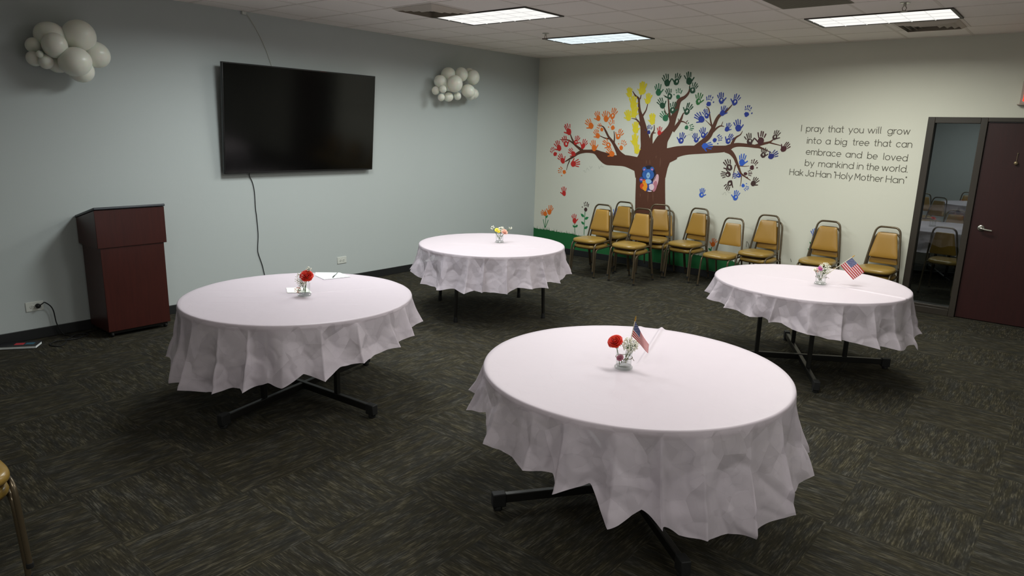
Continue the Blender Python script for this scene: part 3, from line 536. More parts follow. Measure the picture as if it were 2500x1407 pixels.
def handprint(x, z, L, ang, col, var, y, name='handprint'):
    mb = MB(); rnd = random.Random(int(x*1000)+int(z*777)); a = radians(ang); side = rnd.choice((-1, 1))
    lay = [0]
    def P(u, v): return (x+(u*cos(a)+v*sin(a))*L, y-.00003*lay[0], z+(-u*sin(a)+v*cos(a))*L)
    def up_(): lay[0] += 1
    mi = 0
    def blob(cu, cv, ru, rv, rot=0, n=14, jit=.1):
        pts = []
        for k in range(n):
            th = 2*pi*k/n; r = 1+rnd.uniform(-jit, jit); du, dv = ru*r*cos(th), rv*r*sin(th)
            pts.append(P(cu+du*cos(rot)+dv*sin(rot), cv-du*sin(rot)+dv*cos(rot)))
        mb.poly(pts); up_()
    def dab(u0, v0, u1, v1, w0, w1):
        L2 = math.hypot(u1-u0, v1-v0); rot = math.atan2(u1-u0, v1-v0)
        pts = []
        for k in range(7):
            th = pi*k/6; pts.append((cos(th)*w1, L2/2+sin(th)*w1*.9))
        for k in range(7):
            th = pi+pi*k/6; pts.append((cos(th)*w0, -L2/2+sin(th)*w0*.9))
        cu, cv = (u0+u1)/2, (v0+v1)/2
        mb.poly([P(cu+(du*cos(rot)+dv*sin(rot))*(1+rnd.uniform(-.05, .05)), cv-du*sin(rot)+dv*cos(rot)) for du, dv in pts]); up_()
    wid = rnd.uniform(.9, 1.08)
    if var == 'h':                                   # unpainted hollow of the palm
        n = 18; o_, i_ = [], []
        cu, cv = rnd.uniform(-.03, .05), rnd.uniform(-.04, .02)
        for k in range(n):
            th = 2*pi*k/n; r = 1+rnd.uniform(-.08, .08); q = 1+rnd.uniform(-.3, .25)
            o_.append(P(.235*wid*r*cos(th), -.05+.27*r*sin(th))); i_.append(P(cu+.085*q*cos(th), cv+.11*q*sin(th)))
        mb.add(o_+i_, [(k, (k+1) % n, n+(k+1) % n, n+k) for k in range(n)]); up_()
    elif var == 'f':
        blob(side*.03, -.10, .2*wid, .2, 0, 16, .14)
    elif var == 'y': blob(0, -.02, .3, .33, 0, 16, .16)
    else: blob(0, -.04, .24*wid, .28, 0, 18, .07)
    for k, (bu, ln, an) in enumerate(((-.20, .30, -17), (-.075, .38, -5), (.055, .40, 4), (.18, .35, 14))):
        if side < 0: bu, an = -bu, -an
        an = radians(an+rnd.uniform(-6, 6)); bv = .25-abs(bu)*.35
        w0 = .042 if var != 'y' else .075
        tu, tv = bu+ln*sin(an), bv+ln*cos(an)
        if var in 'f' and rnd.random() < .75:
            m1, m2 = rnd.uniform(.25, .45), rnd.uniform(.55, .7)
            dab(bu+(tu-bu)*.1, bv+(tv-bv)*.1, bu+(tu-bu)*m1, bv+(tv-bv)*m1, w0*.8, w0*.85); dab(bu+(tu-bu)*m2, bv+(tv-bv)*m2, tu, tv, w0*.8, w0)
        else:
            s0 = rnd.uniform(.0, .16); dab(bu+(tu-bu)*s0, bv+(tv-bv)*s0, tu, tv, w0*.9, w0*rnd.uniform(.9, 1.15))
    tu, tv = side*.43, .10
    if var == 'f': blob(tu, tv, .055, .07, side*.5, 10)
    else: dab(side*.2, -.1, tu, tv, .05, .045)
    return onwall(mb, name, paint(col))
for i, h_ in enumerate(HAND): handprint(*h_, -.0022-.00034*(i % 5))
for i, h_ in enumerate(FLOWERHAND): handprint(*h_, -.0022-.00034*(i % 5), 'flower_head')
def group_of(name, data, y, parent, **k):
    root = None
    for i, (x, z, rx, rz, rot, col) in enumerate(data):
        a = radians(rot); pts = []
        for j in range(28):
            th = 2*pi*j/28; u, v = rx*cos(th), rz*sin(th); pts.append((x+u*cos(a)+v*sin(a), y-.00003*i, z-u*sin(a)+v*cos(a)))
        nm = {'hole': 'hollow', 'pink': 'pink_patch', 'lblue': 'pale_patch', 'ink': 'face_mark', 'ink2': 'tail_stripe', 'bear': 'head', 'bear2': 'body', 'red2': 'wing', 'amber': 'body', 'pink2': 'tail', 'rose': 'tail', 'cream': 'body'}[col]
        o = MB().poly(pts).build(nm if parent is not mural or root else name, paint(col), root or parent)
        if root is None and parent is mural: root = o; o.location = (-2, 0, 0)
    return root
group_of('painted_bear', BEAR, -.0040, mural); group_of('painted_fox', FOX, -.0048, mural); group_of('painted_squirrel', SQUIRREL, -.0054, mural)
sc = MB()
for (x0, z0, ln, rows) in ((.93, 1.33, .16, 3), (1.20, 1.40, .14, 3), (3.18, 1.16, .12, 2), (2.6, 1.92, .10, 2)):
    for r in range(rows):
        ribbon([(x0+ln*r/rows+ln/rows*k/4, z0+.03*r+random.uniform(-.02, .03), .0012) for k in range(5)], -.0011, 4, sc)
onwall(sc, 'faint_scribble', paint('scrib'))

# lettering: a stroke alphabet, cap height 1
def arc(cx, cy, r, a0, a1, n=14, ry=None): return [(cx+r*cos(radians(a0+(a1-a0)*k/n)), cy+(ry or r)*sin(radians(a0+(a1-a0)*k/n))) for k in range(n+1)]
O = arc(.34, .34, .34, 0, 360, 28)
GL = {'o': ([O], .68), 'a': ([O, [(.68, .68), (.68, 0)]], .68), 'd': ([O, [(.68, 1.02), (.68, 0)]], .68), 'b': ([O, [(0, 1.02), (0, 0)]], .68), 'p': ([O, [(0, .68), (0, -.3)]], .68),
 'g': ([O, [(.68, .68), (.68, .02)]+arc(.36, .0, .32, 0, -150, 10, .3)], .68), 'y': ([[(0, .68), (.31, .03)], [(.62, .68), (.18, -.3)]], .62), 'r': ([[(0, .68), (0, 0)], arc(.3, .36, .3, 180, 85, 8, .32)], .34),
 'n': ([[(0, .68), (0, 0)], arc(.29, .38, .29, 180, 0, 12, .3)+[(.58, 0)]], .58), 'm': ([[(0, .68), (0, 0)], arc(.24, .42, .24, 180, 0, 10, .26)+[(.48, 0)], arc(.72, .42, .24, 180, 0, 10, .26)+[(.96, 0)]], .96),
 'h': ([[(0, 1.02), (0, 0)], arc(.29, .38, .29, 180, 0, 12, .3)+[(.58, 0)]], .58), 't': ([[(.16, .98), (.16, .16)]+arc(.3, .16, .14, 180, 270, 6)+[(.34, .02)], [(0, .68), (.36, .68)]], .38),
 'u': ([[(0, .68), (0, .3)]+arc(.29, .3, .29, 180, 360, 12, .3)+[(.58, .68)], [(.58, .68), (.58, 0)]], .58), 'w': ([[(0, .68), (.22, .0), (.44, .66), (.66, 0), (.88, .68)]], .88), 'i': ([[(0, .68), (0, 0)], [(0, .93), (0, .95)]], .02),
 'l': ([[(0, 1.02), (0, .1), (.06, .02)]], .06), 'e': ([[(0, .34), (.68, .34)]+arc(.34, .34, .34, 0, 312, 24)], .68), 'c': ([arc(.34, .34, .34, 48, 312, 22)], .6), 'v': ([[(0, .68), (.29, 0), (.58, .68)]], .58),
 'k': ([[(0, 1.02), (0, 0)], [(.44, .68), (.02, .28)], [(.16, .4), (.48, 0)]], .48), 'I': ([[(0, 1), (0, 0)]], .02), 'H': ([[(0, 1), (0, 0)], [(.68, 1), (.68, 0)], [(0, .52), (.68, .52)]], .68),
 'J': ([[(.5, 1), (.5, .24)]+arc(.25, .26, .25, 0, -160, 10)], .5), 'M': ([[(0, 0), (.06, 1), (.42, .32), (.78, 1), (.84, 0)]], .84), '.': ([[(0, .0), (0, .02)]], .02), '"': ([[(0, 1.04), (.0, .9)], [(.09, 1.04), (.09, .9)]], .1)}
let = tag(empty('wall_lettering', (4.7, 0, 1.6)), 'five lines of dark grey quotation lettering between the tree and the door', 'lettering')
CAP, HW = .0735, .0037
for line in TEXT:
    for wd, x0, z0, x1, z1 in line:
        mb = MB(); kk = [0]
        adv = []; cur = 0
        for ch in wd: adv.append(cur); cur += GL[ch][1]+(.2 if ch not in 'r"' else .12)
        tot = cur-.2; sx = (x1-x0-2*HW)/max(tot, .02) if len(wd) > 1 else CAP
        sx = min(max(sx, CAP*.75), CAP*1.25)
        for ch, a in zip(wd, adv):
            strokes = []
            for pl_ in GL[ch][0]:
                cur_ = [pl_[0]]
                for j in range(1, len(pl_)):
                    cur_.append(pl_[j])
                    if j < len(pl_)-1:
                        d0 = Vector((pl_[j][0]-pl_[j-1][0], pl_[j][1]-pl_[j-1][1])); d1 = Vector((pl_[j+1][0]-pl_[j][0], pl_[j+1][1]-pl_[j][1]))
                        if d0.length > 1e-6 and d1.length > 1e-6 and d0.angle(d1) > .7: strokes.append(cur_); cur_ = [pl_[j]]
                strokes.append(cur_)
            for pl_ in strokes:
                pts = [(x0+HW+(a+px)*sx, z0+(z1-z0)*((a+px)/max(tot, .1))+pz*CAP+HW) for px, pz in pl_]
                y = -.0012-.000004*(kk[0] % 40); kk[0] += 1
                vs = []
                for i, (X, Z) in enumerate(pts):
                    A, B = pts[max(i-1, 0)], pts[min(i+1, len(pts)-1)]; d = Vector((B[0]-A[0], B[1]-A[1])); d = d.normalized() if d.length > 1e-6 else Vector((0, 1))
                    vs += [(X-d.y*HW, y, Z+d.x*HW), (X+d.y*HW, y, Z-d.x*HW)]
                mb.add(vs, [(2*i, 2*i+1, 2*i+3, 2*i+2) for i in range(len(pts)-1)])
                for X, Z in (pts[0], pts[-1]): mb.poly([(X+HW*cos(2*pi*k/10), y-.000002, Z+HW*sin(2*pi*k/10)) for k in range(10)])
        o = mb.build('word', paint('text'), let); o.location = (-4.7, 0, -1.6)

# ------------------------------------------------------------------ tables and cloths
TZ = .732                                      # underside of the cloth
def base_x(t, ang, post_r=.37, arm=.71):
    for k in range(2):
        T = Matrix.Rotation(radians(ang[k]), 4, 'Z'); dz = 0 if k == 0 else -.004
        MB().box(-arm, arm, -.016, .016, .04+dz, .088+dz, T=T).build('base_bar', MT['blacksteel'], t, bevel=.004)
    for k in range(4):
        T = Matrix.Rotation(radians(ang[k % 2]+180*(k//2)), 4, 'Z')
        MB().box(arm-.035, arm+.035, -.024, .024, .022, .094, T=T).lathe([(.0, 0), (.024, 0), (.024, .024), (0, .024)], 16, T@Vector((arm+.004, 0, 0))).build('foot_cap', MT['rubber'], t, bevel=.005)
        MB().box(post_r-.016, post_r+.016, -.0165, .0165, .086, .70, T=T).build('post', MT['blacksteel'], t, bevel=.003)
        MB().box(.05, post_r, -.012, .012, .672, .70, T=T).build('top_brace', MT['blacksteel'], t)
def legs4(t, ang, r=.66, off=(0, 0)):
    for k in range(4):
        a = radians(ang+90*k); T = Matrix.Translation((off[0], off[1], 0))@Matrix.Rotation(a, 4, 'Z')
        g = MB(); g.tube([T@Vector((r, 0, .05)), T@Vector((r-.03, 0, .70))], [.019, .021], 4); l = g.build('leg', MT['blacksteel'], t, bevel=.003)
        MB().lathe([(0, 0), (.021, 0), (.022, .012), (.019, .055), (0, .055)], 16, T@Vector((r, 0, 0))).build('foot_cap', MT['rubber'], l, smooth='auto')
def make_table(c, ang, label, straight=False, R=.765):
    t = tag(empty('round_table', (c[0], c[1], 0)), label, 'table', 'round tables under white cloths')
    tt = MB().lathe([(0, .700), (R-.004, .700), (R-.004, TZ-.001), (0, TZ-.001)], 96).build('tabletop', MT['tabletop'], t, smooth='auto')
    MB().lathe([(R-.0035, .690), (R, .694), (R, TZ-.006), (R-.0035, TZ-.0012)], 96).build('edge_band', MT['edge'], tt, smooth='auto')
    if straight: legs4(t, ang, off=straight)
    else: base_x(t, ang)
    return t
def make_cloth(c, R, hem, label, ridges, seed, back=.55, NA=900, dims=(30, 44)):
    rnd = random.Random(seed)
    pts = sorted((a % 360, z) for a, z in hem)
    merged = []
    for a, z in pts:
        if merged and a-merged[-1][0] < 1.2: merged[-1] = (a, min(z, merged[-1][1]))
        else: merged.append((a, z))
    # close the far side with a smooth run
    gaps = [((merged[(i+1) % len(merged)][0]-merged[i][0]) % 360, i) for i in range(len(merged))]
    gp, gi = max(gaps); a0, z0 = merged[gi]; a1, z1 = merged[(gi+1) % len(merged)]
    n = max(2, int(gp/11))
    for k in range(1, n):
        u = k/n; merged.append(((a0+gp*u) % 360, (z0*(1-u)+z1*u)*(1-sin(pi*u)*.6)+back*sin(pi*u)*.6+(.025 if k % 2 else -.025)+rnd.uniform(-.012, .012)))
    merged.sort()
    def hz(a):
        a %= 360
        for i in range(len(merged)):
            p, q = merged[i], merged[(i+1) % len(merged)]
            sp = (q[0]-p[0]) % 360 or 360; d = (a-p[0]) % 360
            if d <= sp: u = d/sp; return p[1]*(1-u)+q[1]*u
        return .45
    # fold crests: where the hem dips, plus a few more
    crest = []
    for i in range(len(merged)):
        if merged[i][1] <= merged[i-1][1] and merged[i][1] <= merged[(i+1) % len(merged)][1]: crest.append(merged[i][0])
    crest.sort(); full = []
    for i in range(len(crest)):
        s = (crest[(i+1) % len(crest)]-crest[i]) % 360; full.append(crest[i])
        k = int(s/21)
        for j in range(1, k+1): full.append((crest[i]+s*j/(k+1)+rnd.uniform(-3, 3)) % 360)
    full.sort(); amps = [rnd.uniform(.55, 1.2) for _ in full]; shp = [rnd.uniform(.5, .95) for _ in full]; skw = [rnd.choice((.55, .7, 1, 1.4, 1.8)) for _ in full]
    def fold(a):
        a %= 360
        for i in range(len(full)):
            s = (full[(i+1) % len(full)]-full[i]) % 360; d = (a-full[i]) % 360
            if d <= s:
                u = d/s; am = amps[i]*(1-u)+amps[(i+1) % len(full)]*u
                return am*(1-2*(sin(pi*u**skw[i])**shp[i]))
        return 0
    vs = []; fs = []; NT_, NS = dims
    def topz(x, y):
        z = TZ+.004
        for (x0, y0, x1, y1, h, wd) in ridges:
            d = Vector((x1-x0, y1-y0)); L = d.length; d /= L; u = (x-x0)*d.x+(y-y0)*d.y; v = (x-x0)*-d.y+(y-y0)*d.x
            if -.1*L < u < 1.08*L: z += h*math.exp(-(v/wd)**2)*min(1, max(0, (u+.1*L)/(.25*L)))
        z += .0018*abs(noise.noise(Vector((x*3.1+seed, y*3.1, 0))))+.001*abs(noise.noise(Vector((x*9+seed, y*9, 3))))
        return z
    vs.append((0, 0, topz(0, 0)))
    rings = 0
    fa_ = [fold(360*k/NA) for k in range(NA)]; ha = [hz(360*k/NA) for k in range(NA)]
    for j in range(1, NT_+1):
        r = (R-.010)*(j/NT_)**.8
        for k in range(NA):
            a = 2*pi*k/NA; x, y = r*cos(a), r*sin(a); vs.append((x, y, topz(x, y)))
        rings += 1
    for (dr, dz) in ((.0065, .0015), (.010, .005), (.0115, .011)):
        for k in range(NA):
            a = 2*pi*k/NA; r = R-.010+dr; x, y = (R-.01)*cos(a), (R-.01)*sin(a)
            vs.append((r*cos(a), r*sin(a), topz(x, y)-dz))
        rings += 1
    lean = [.035*noise.noise(Vector((cos(2*pi*k/NA)*2.5+seed, sin(2*pi*k/NA)*2.5, 0))) for k in range(NA)]
    for j in range(1, NS+1):
        t = j/NS
        for k in range(NA):
            a0 = 2*pi*k/NA; a = a0+lean[k]*t
            zz = TZ-.007+(ha[k]-TZ+.007)*t
            cx, cy = cos(a0), sin(a0)
            f = fa_[k]
            drop = TZ-zz
            r = R+.0035+.085*max(0, t-.08)**.9*(drop/.35 if drop < .35 else 1)+f*.038*(max(0, t-.05)**.7)
            q = Vector((cx*3.4+seed, cy*3.4, zz*4.2)); q2 = Vector((cx*7+seed, cy*7+zz*3, zz*9))
            g1, g2 = min(abs(noise.noise(q)), .3), min(abs(noise.noise(q2)), .3)
            r += max(0, t-.06)**.6*(.06*(g1-.14)+.014*(g2-.14))
            r = max(r, R+.0025)
            zz += t*.008*noise.noise(Vector((a0*9, seed, 1)))
            vs.append((r*cos(a), r*sin(a), zz))
        rings += 1
    for k in range(NA): fs.append((0, 1+k, 1+(k+1) % NA))
    for j in range(rings-1):
        b = 1+j*NA
        for k in range(NA): fs.append((b+k, b+NA+k, b+NA+(k+1) % NA, b+(k+1) % NA))
    me = bpy.data.meshes.new('tablecloth'); me.from_pydata(vs, [], fs); me.update(); me.materials.append(MT['cloth'])
    for p in me.polygons: p.use_smooth = True
    o = bpy.data.objects.new('tablecloth', me); COL.objects.link(o); o.location = (c[0], c[1], 0)
    return tag(o, label, 'tablecloth', 'white plastic tablecloths')
TB = {'left': (2.775, -6.296), 'front': (5.294, -5.971), 'right': (5.264, -2.966), 'rear': (2.183, -3.55)}
make_table(TB['left'], (4.4, 102.5), 'round table on a crossed black base, nearest the lectern', R=.777)
make_table(TB['front'], (54, 321), 'front round table closest to the camera, on a crossed base', R=.774)
make_table(TB['right'], (33, 297), 'round table on a crossed base, nearest the dark door', R=.762)
make_table(TB['rear'], 10, 'round table on four straight legs, toward the room corner', straight=(-.06, .05), R=.759)
make_cloth(TB['left'], .788, HEM['left'], 'white plastic cloth on the table nearest the lectern',
    [(-.55, -.35, .1, .25, .003, .012), (-.35, -.45, .3, .15, .003, .012), (-.2, -.5, .45, .1, .0035, .014), (-.6, -.1, 0, .4, .0025, .012), (0, .05, .2, .55, .003, .012)], 11)
make_cloth(TB['front'], .785, HEM['front'], 'white plastic cloth on the front table closest to the camera',
    [(.02, .0, -.24, .76, .014, .014), (-.02, .05, -.36, .70, .006, .02), (-.05, -.1, .10, -.36, .003, .016), (-.06, -.1, -.26, -.2, .002, .02), (.05, -.05, .3, .1, .002, .03)], 23)
make_cloth(TB['right'], .773, HEM['right'], 'white plastic cloth on the table nearest the dark door',
    [(.12, -.03, .74, -.12, .006, .012), (-.5, -.1, .0, .0, .003, .012)], 37)
make_cloth(TB['rear'], .770, HEM['rear'], 'white plastic cloth on the table toward the room corner',
    [(-.4, -.35, .25, .1, .003, .012), (-.2, -.45, .45, .1, .003, .012)], 41)

# ------------------------------------------------------------------ stacking chairs
def make_chair():
    r = empty('stacking_chair'); R = .0115
    for s in (-1, 1):
        l = MB().tube(spline([(s*.192, -.210, .008), (s*.188, -.195, .18), (s*.184, -.182, .33), (s*.183, -.160, .372), (s*.182, -.115, .388), (s*.181, .0, .393), (s*.180, .185, .402)], 6), R, 12).build('leg', MT['bronze'], r, smooth='auto')
        MB().lathe([(0, 0), (.014, 0), (.015, .006), (.014, .022), (0, .022)], 12, (s*.192, -.210, 0)).build('foot_cap', MT['rubber'], l, smooth='auto')
        l = MB().tube(spline([(s*.186, .285, .008), (s*.183, .24, .2), (s*.180, .190, .42)], 6), R, 12).build('leg', MT['bronze'], r, smooth='auto')
        MB().lathe([(0, 0), (.014, 0), (.015, .006), (.014, .022), (0, .022)], 12, (s*.186, .285, 0)).build('foot_cap', MT['rubber'], l, smooth='auto')
    def yb(z): return .185+(z-.42)*.19
    pts = [(-.180, yb(.42), .42), (-.166, yb(.55), .55), (-.150, yb(.68), .68), (-.136, yb(.79), .79), (-.122, yb(.838), .838), (-.092, yb(.866), .866), (-.05, yb(.872), .872)]
    full = pts+[(-x, y, z) for x, y, z in reversed(pts)]
    MB().tube(spline(full, 6), R, 12).build('back_frame', MT['bronze'], r, smooth='auto')
    # seat cushion
    def outline(k, sc=1, n=64):
        th = 2*pi*k/n; c_, s_ = cos(th), sin(th); e = .5
        x = abs(c_)**e*(1 if c_ > 0 else -1); y = abs(s_)**e*(1 if s_ > 0 else -1)
        wx = .196 if y < 0 else .196-.022*y
        return x*wx*sc, -.012+y*.200*sc-(.012*(1-abs(x)**2) if y < 0 else 0)*sc
    def pad(name, rings, m, flip=False):
        mb = MB(); n = 64; vs = []
        for sc, z in rings:
            for k in range(n): x, y = outline(k, sc); vs.append((x, y, z))
        fs = []
        for i in range(len(rings)-1):
            for k in range(n): fs.append((i*n+k, i*n+(k+1) % n, (i+1)*n+(k+1) % n, (i+1)*n+k))
        fs.append(tuple(range(n-1, -1, -1))); fs.append(tuple((len(rings)-1)*n+k for k in range(n)))
        return mb.add(vs, fs).build(name, m, r, smooth=True)
    st = pad('seat', [(.955, .392), (.985, .396), (1.0, .406), (1.0, .414), (.985, .426), (.95, .434), (.86, .4405), (.7, .445), (.45, .448), (.2, .449), (.02, .449)], MT['vinylseat'])
    pad('seat_base', [(.90, .380), (.93, .382), (.93, .391)], MT['board'])
    # back pad
    mb = MB(); n = 10; vs = []
    prof = [(.90, -.004), (.97, -.010), (1, -.016), (.98, -.024), (.9, -.029), (.7, -.033), (.35, -.035)]
    z0, z1 = .522, .808
    def bp(u, v, d, sc):                            # u,v in -1..1
        zc, hz_ = (z0+z1)/2, (z1-z0)/2; z = zc+v*(hz_-(1-sc)*.10)
        hw = (.156-(z-z0)*.118/.286*.46)-(1-sc)*.10
        return (u*hw, yb(z)+d-.004, z)
    ring = []
    for i in range(12): ring.append((-1+2*i/12, -1))
    for i in range(12): ring.append((1, -1+2*i/12))
    for i in range(12): ring.append((1-2*i/12, 1))
    for i in range(12): ring.append((-1, 1-2*i/12))
    def rr(u, v, q=.10):                            # rounded corners
        au, av = abs(u), abs(v)
        if au > 1-q and av > 1-q:
            du, dv = au-(1-q), av-(1-q); L = math.hypot(du, dv) or 1; m_ = max(du, dv)
            du, dv = du/L*m_, dv/L*m_; au, av = 1-q+du, 1-q+dv
        return math.copysign(au, u), math.copysign(av, v)
    N = len(ring)
    for sc, d in [(.92, .010), (.97, .008), (1, .002)]+[(p_, q_+.012) for p_, q_ in prof]:
        for u, v in ring:
            a, b = rr(u, v); vs.append(bp(a, b, d, sc))
    K = 3+len(prof); fs = []
    for i in range(K-1):
        for k in range(N): fs.append((i*N+k, i*N+(k+1) % N, (i+1)*N+(k+1) % N, (i+1)*N+k))
    fs.append(tuple(range(N-1, -1, -1))); fs.append(tuple((K-1)*N+k for k in range(N)))
    mb.add(vs, fs).build('backrest', MT['vinyl'], r, smooth='auto')
    return r
chair0 = make_chair(); used = [False]
def place_chair(x, y, rz, z, label, group):
    o = copy_tree(chair0) if used[0] else chair0
    used[0] = True
    o.location = (x, y, z); o.rotation_euler = (0, 0, rz)
    return tag(o, label, 'chair', group)
DZ_, DYS = .074, .036
STACKS = [('leftmost front stack by the green grass', 1.838, -1.058, -1.1, 2), ('back stack behind the leftmost one', 1.82, -.46, -2.9, 2), ('front stack before the painted trunk', 2.451, -1.05, -2.3, 2),
    ('turned back stack before the painted trunk', 2.40, -.345, 13, 2), ('stack just right of the painted trunk', 2.912, -.345, -8.0, 2), ('', 3.444, -.461, -4.7, 1),
    ('stack right of the single chair', 3.872, -.335, -3.0, 2), ('stack under the lettering', 4.611, -.335, .3, 2), ('rightmost stack, beside the glass side light', 5.255, -.345, -2.2, 2)]
for nm, x, y, rz, n in STACKS:
    a = radians(rz)
    if n == 1:
        place_chair(x, y, a, 0, 'single unstacked tan vinyl chair against the mural wall', 'tan chairs along the mural wall'); continue
    for k in range(n):
        px, py = x+sin(a)*DYS*k, y-cos(a)*DYS*k; rr_ = a
        if k == 0 and nm.startswith('turned'): px, py, rr_ = x+.04, y+.0, a-radians(6)
        if k == 0 and nm.startswith('stack right of'): px, py, rr_ = x+.02, y-.0, a-radians(4)
        place_chair(px, py, rr_, DZ_*k, 'tan vinyl chair, %s of the %s' % (('bottom', 'top')[k], nm), 'tan chairs along the mural wall')
for k in range(2):
    a = radians(92); x, y = 3.562, -8.512
    place_chair(x+sin(a)*DYS*k, y-cos(a)*DYS*k, a, DZ_*k, 'tan chair cut off by the lower left picture edge, %s of two stacked' % ('lower', 'upper')[k], 'stacked chairs at the left foreground')

# ------------------------------------------------------------------ vases, flowers, flags, papers
CZ = TZ+.0045
def vase(x, y, label, twine=True):
    z = CZ+.0025
    t = tag(empty('glass_vase', (x, y, z)), label, 'vase', 'small glass vases on the tables')
    MB().lathe([(0, 0), (.044, 0), (.0475, .004), (.047, .010), (.041, .0155), (0, .0155)], 40).build('base', MT['glassbase'], t, smooth='auto')
    MB().lathe([(.0395, .016), (.0405, .05), (.0425, .088), (.0415, .088), (.0395, .05), (.0385, .016)], 40).build('tumbler', MT['glass'], t, smooth='auto')
    if twine:
        pts = [((.0432)*cos(2*pi*k/30), (.0432)*sin(2*pi*k/30), .060+.002*sin(k)) for k in range(31)]
        MB().tube(pts, .0016, 6).tube(spline([(.043, -.004, .061), (.056, -.012, .066), (.068, -.016, .058)], 4), .0014, 6).build('twine', MT['twine'], t, smooth=True)
    return t
V = {'left': (2.815, -6.283), 'front': (5.265, -6.035), 'right': (5.37, -3.03), 'rear': (2.185, -3.43)}
vase(*V['left'], 'small glass vase holding the red rose, on the table nearest the lectern', False)
vase(*V['front'], 'small glass vase tied with twine, on the front table')
vase(*V['right'], 'small glass vase with magenta flowers, on the table by the dark door')
vase(*V['rear'], 'small glass vase with yellow and pink flowers, on the corner table', False)
RIGHT = Vector((cos(YAW), sin(YAW), 0)); AWAY = Vector((-sin(YAW), cos(YAW), 0))
def at(v, r, u, a=0): p = V[v]; return Vector((p[0], p[1], CZ))+RIGHT*r+AWAY*a+Vector((0, 0, u))
def rose(v, r, u, a, size, mkey, label, tilt=(0, 0), stem_to=(0, .02), leaves=True, name='rose'):
    c = at(v, r, u, a); t = tag(empty(name, c), label, 'flower')
    b = MB(); ax = (Vector((0, 0, 1))+RIGHT*tilt[0]+AWAY*tilt[1]).normalized(); T = ax.to_track_quat('Z', 'Y').to_matrix().to_4x4()
    rnd = random.Random(int(r*1e4)+int(u*1e4))
    lay = [(3, .16, .52, .12), (4, .30, .50, .3), (5, .52, .42, .55), (6, .78, .28, .9), (6, .98, .10, 1.25)]
    for li, (n, rad, hgt, opn) in enumerate(lay):
        for k in range(n):
            th = 2*pi*(k+.4*li)/n+rnd.uniform(-.15, .15); w_ = 2*pi/n*.72; vs = []; nu, nv = 7, 6
            for j in range(nv):
                q = j/(nv-1); rr = (.12+(rad-.12)*math.sin(q*pi/2))*(1+.10*q*opn); zz = -.38+(hgt+.38)*q-(.12*opn*max(0, q-.7)/.3)
                for i in range(nu):
                    p_ = (i/(nu-1)*2-1); aa = th+p_*w_*(.45+.55*math.sin(min(1, q*1.3)*pi/2))
                    dz = -.14*p_*p_*q; rr2 = rr+(.05*q*opn*(p_*p_))
                    vs.append(T@Vector((rr2*cos(aa), rr2*sin(aa), zz+dz))*size)
            b.add(vs, [(j*nu+i, j*nu+i+1, (j+1)*nu+i+1, (j+1)*nu+i) for j in range(nv-1) for i in range(nu-1)])
    b.ball((0, 0, 0), size*.14, 10, 8, (1, 1, 2.2), T)
    o = b.build('bloom', MT[mkey], t, smooth=True); s = o.modifiers.new('thick', 'SOLIDIFY'); s.thickness = size*.025
    e = at(v, stem_to[0], stem_to[1], 0)-c; s0 = -ax*size*.3
    MB().tube(spline([s0, s0*.5+e*.5-ax*.006, e], 6), .0022, 7).build('stem', MT['stem'], t, smooth=True)
    if leaves:
        for k, (dr, du) in enumerate(((-.75, -.62), (.15, -.75), (.55, -.6))):
            lf = MB(); p0 = -ax*size*.35; d = (RIGHT*dr+Vector((0, 0, 1))*du*.45+AWAY*(.3-.4*k)).normalized(); L = size*.95; n_ = d.cross(Vector((0, 0, 1))).normalized(); nn = n_.cross(d)
            vs = []
            for j in range(7):
                q = j/6; wd = sin(pi*min(1, q*.97+.03))**.8*.30*L
                for i in (-1, 0, 1): vs.append(p0+d*L*q+n_*wd*i+nn*(.08*L*abs(i)-.1*L*q*q))
            lf.add(vs, [(j*3+i, j*3+i+1, j*3+i+4, j*3+i+3) for j in range(6) for i in range(2)])
            lf.build('leaf', MT['leaf'], t, smooth=True)
    return t
def breath(v, r, u, a, rad, n, label, seed, mk='whitebud', sq=(1, .8, .9), bud=.0034, root=(0, .03)):
    c = at(v, r, u, a); rnd = random.Random(seed); t = tag(empty('babys_breath', c), label, 'flower')
    s = MB(); f = MB(); e = at(v, root[0], root[1])-c
    for i in range(n):
        d = Vector((rnd.gauss(0, 1), rnd.gauss(0, 1), rnd.gauss(0, 1))).normalized()*rad*rnd.uniform(.35, 1)**.5
        p_ = RIGHT*d.x*sq[0]+AWAY*d.y*sq[1]+Vector((0, 0, d.z*sq[2]))
        T = Matrix.Rotation(rnd.uniform(0, 3), 4, 'X')@Matrix.Rotation(rnd.uniform(0, 3), 4, 'Y')
        f.ball(p_, bud*rnd.uniform(.7, 1.25), 8, 6, (1, 1, .8), T)
        if i % 3 == 0: s.tube(spline([p_, p_*.45+Vector((0, 0, -rad*.35)), Vector((0, 0, -rad*.8))], 3), .0006, 4)
    for k in range(4): s.tube(spline([RIGHT*.006*(k-1.5), e*.5+RIGHT*.004*(k-1.5), e+RIGHT*.007*(1.5-k)], 4), .0011, 5)
    s.build('stems', MT['stem'], t)
    tag(f.build('blossoms', MT[mk], t, smooth=True), kind='stuff')
    return t
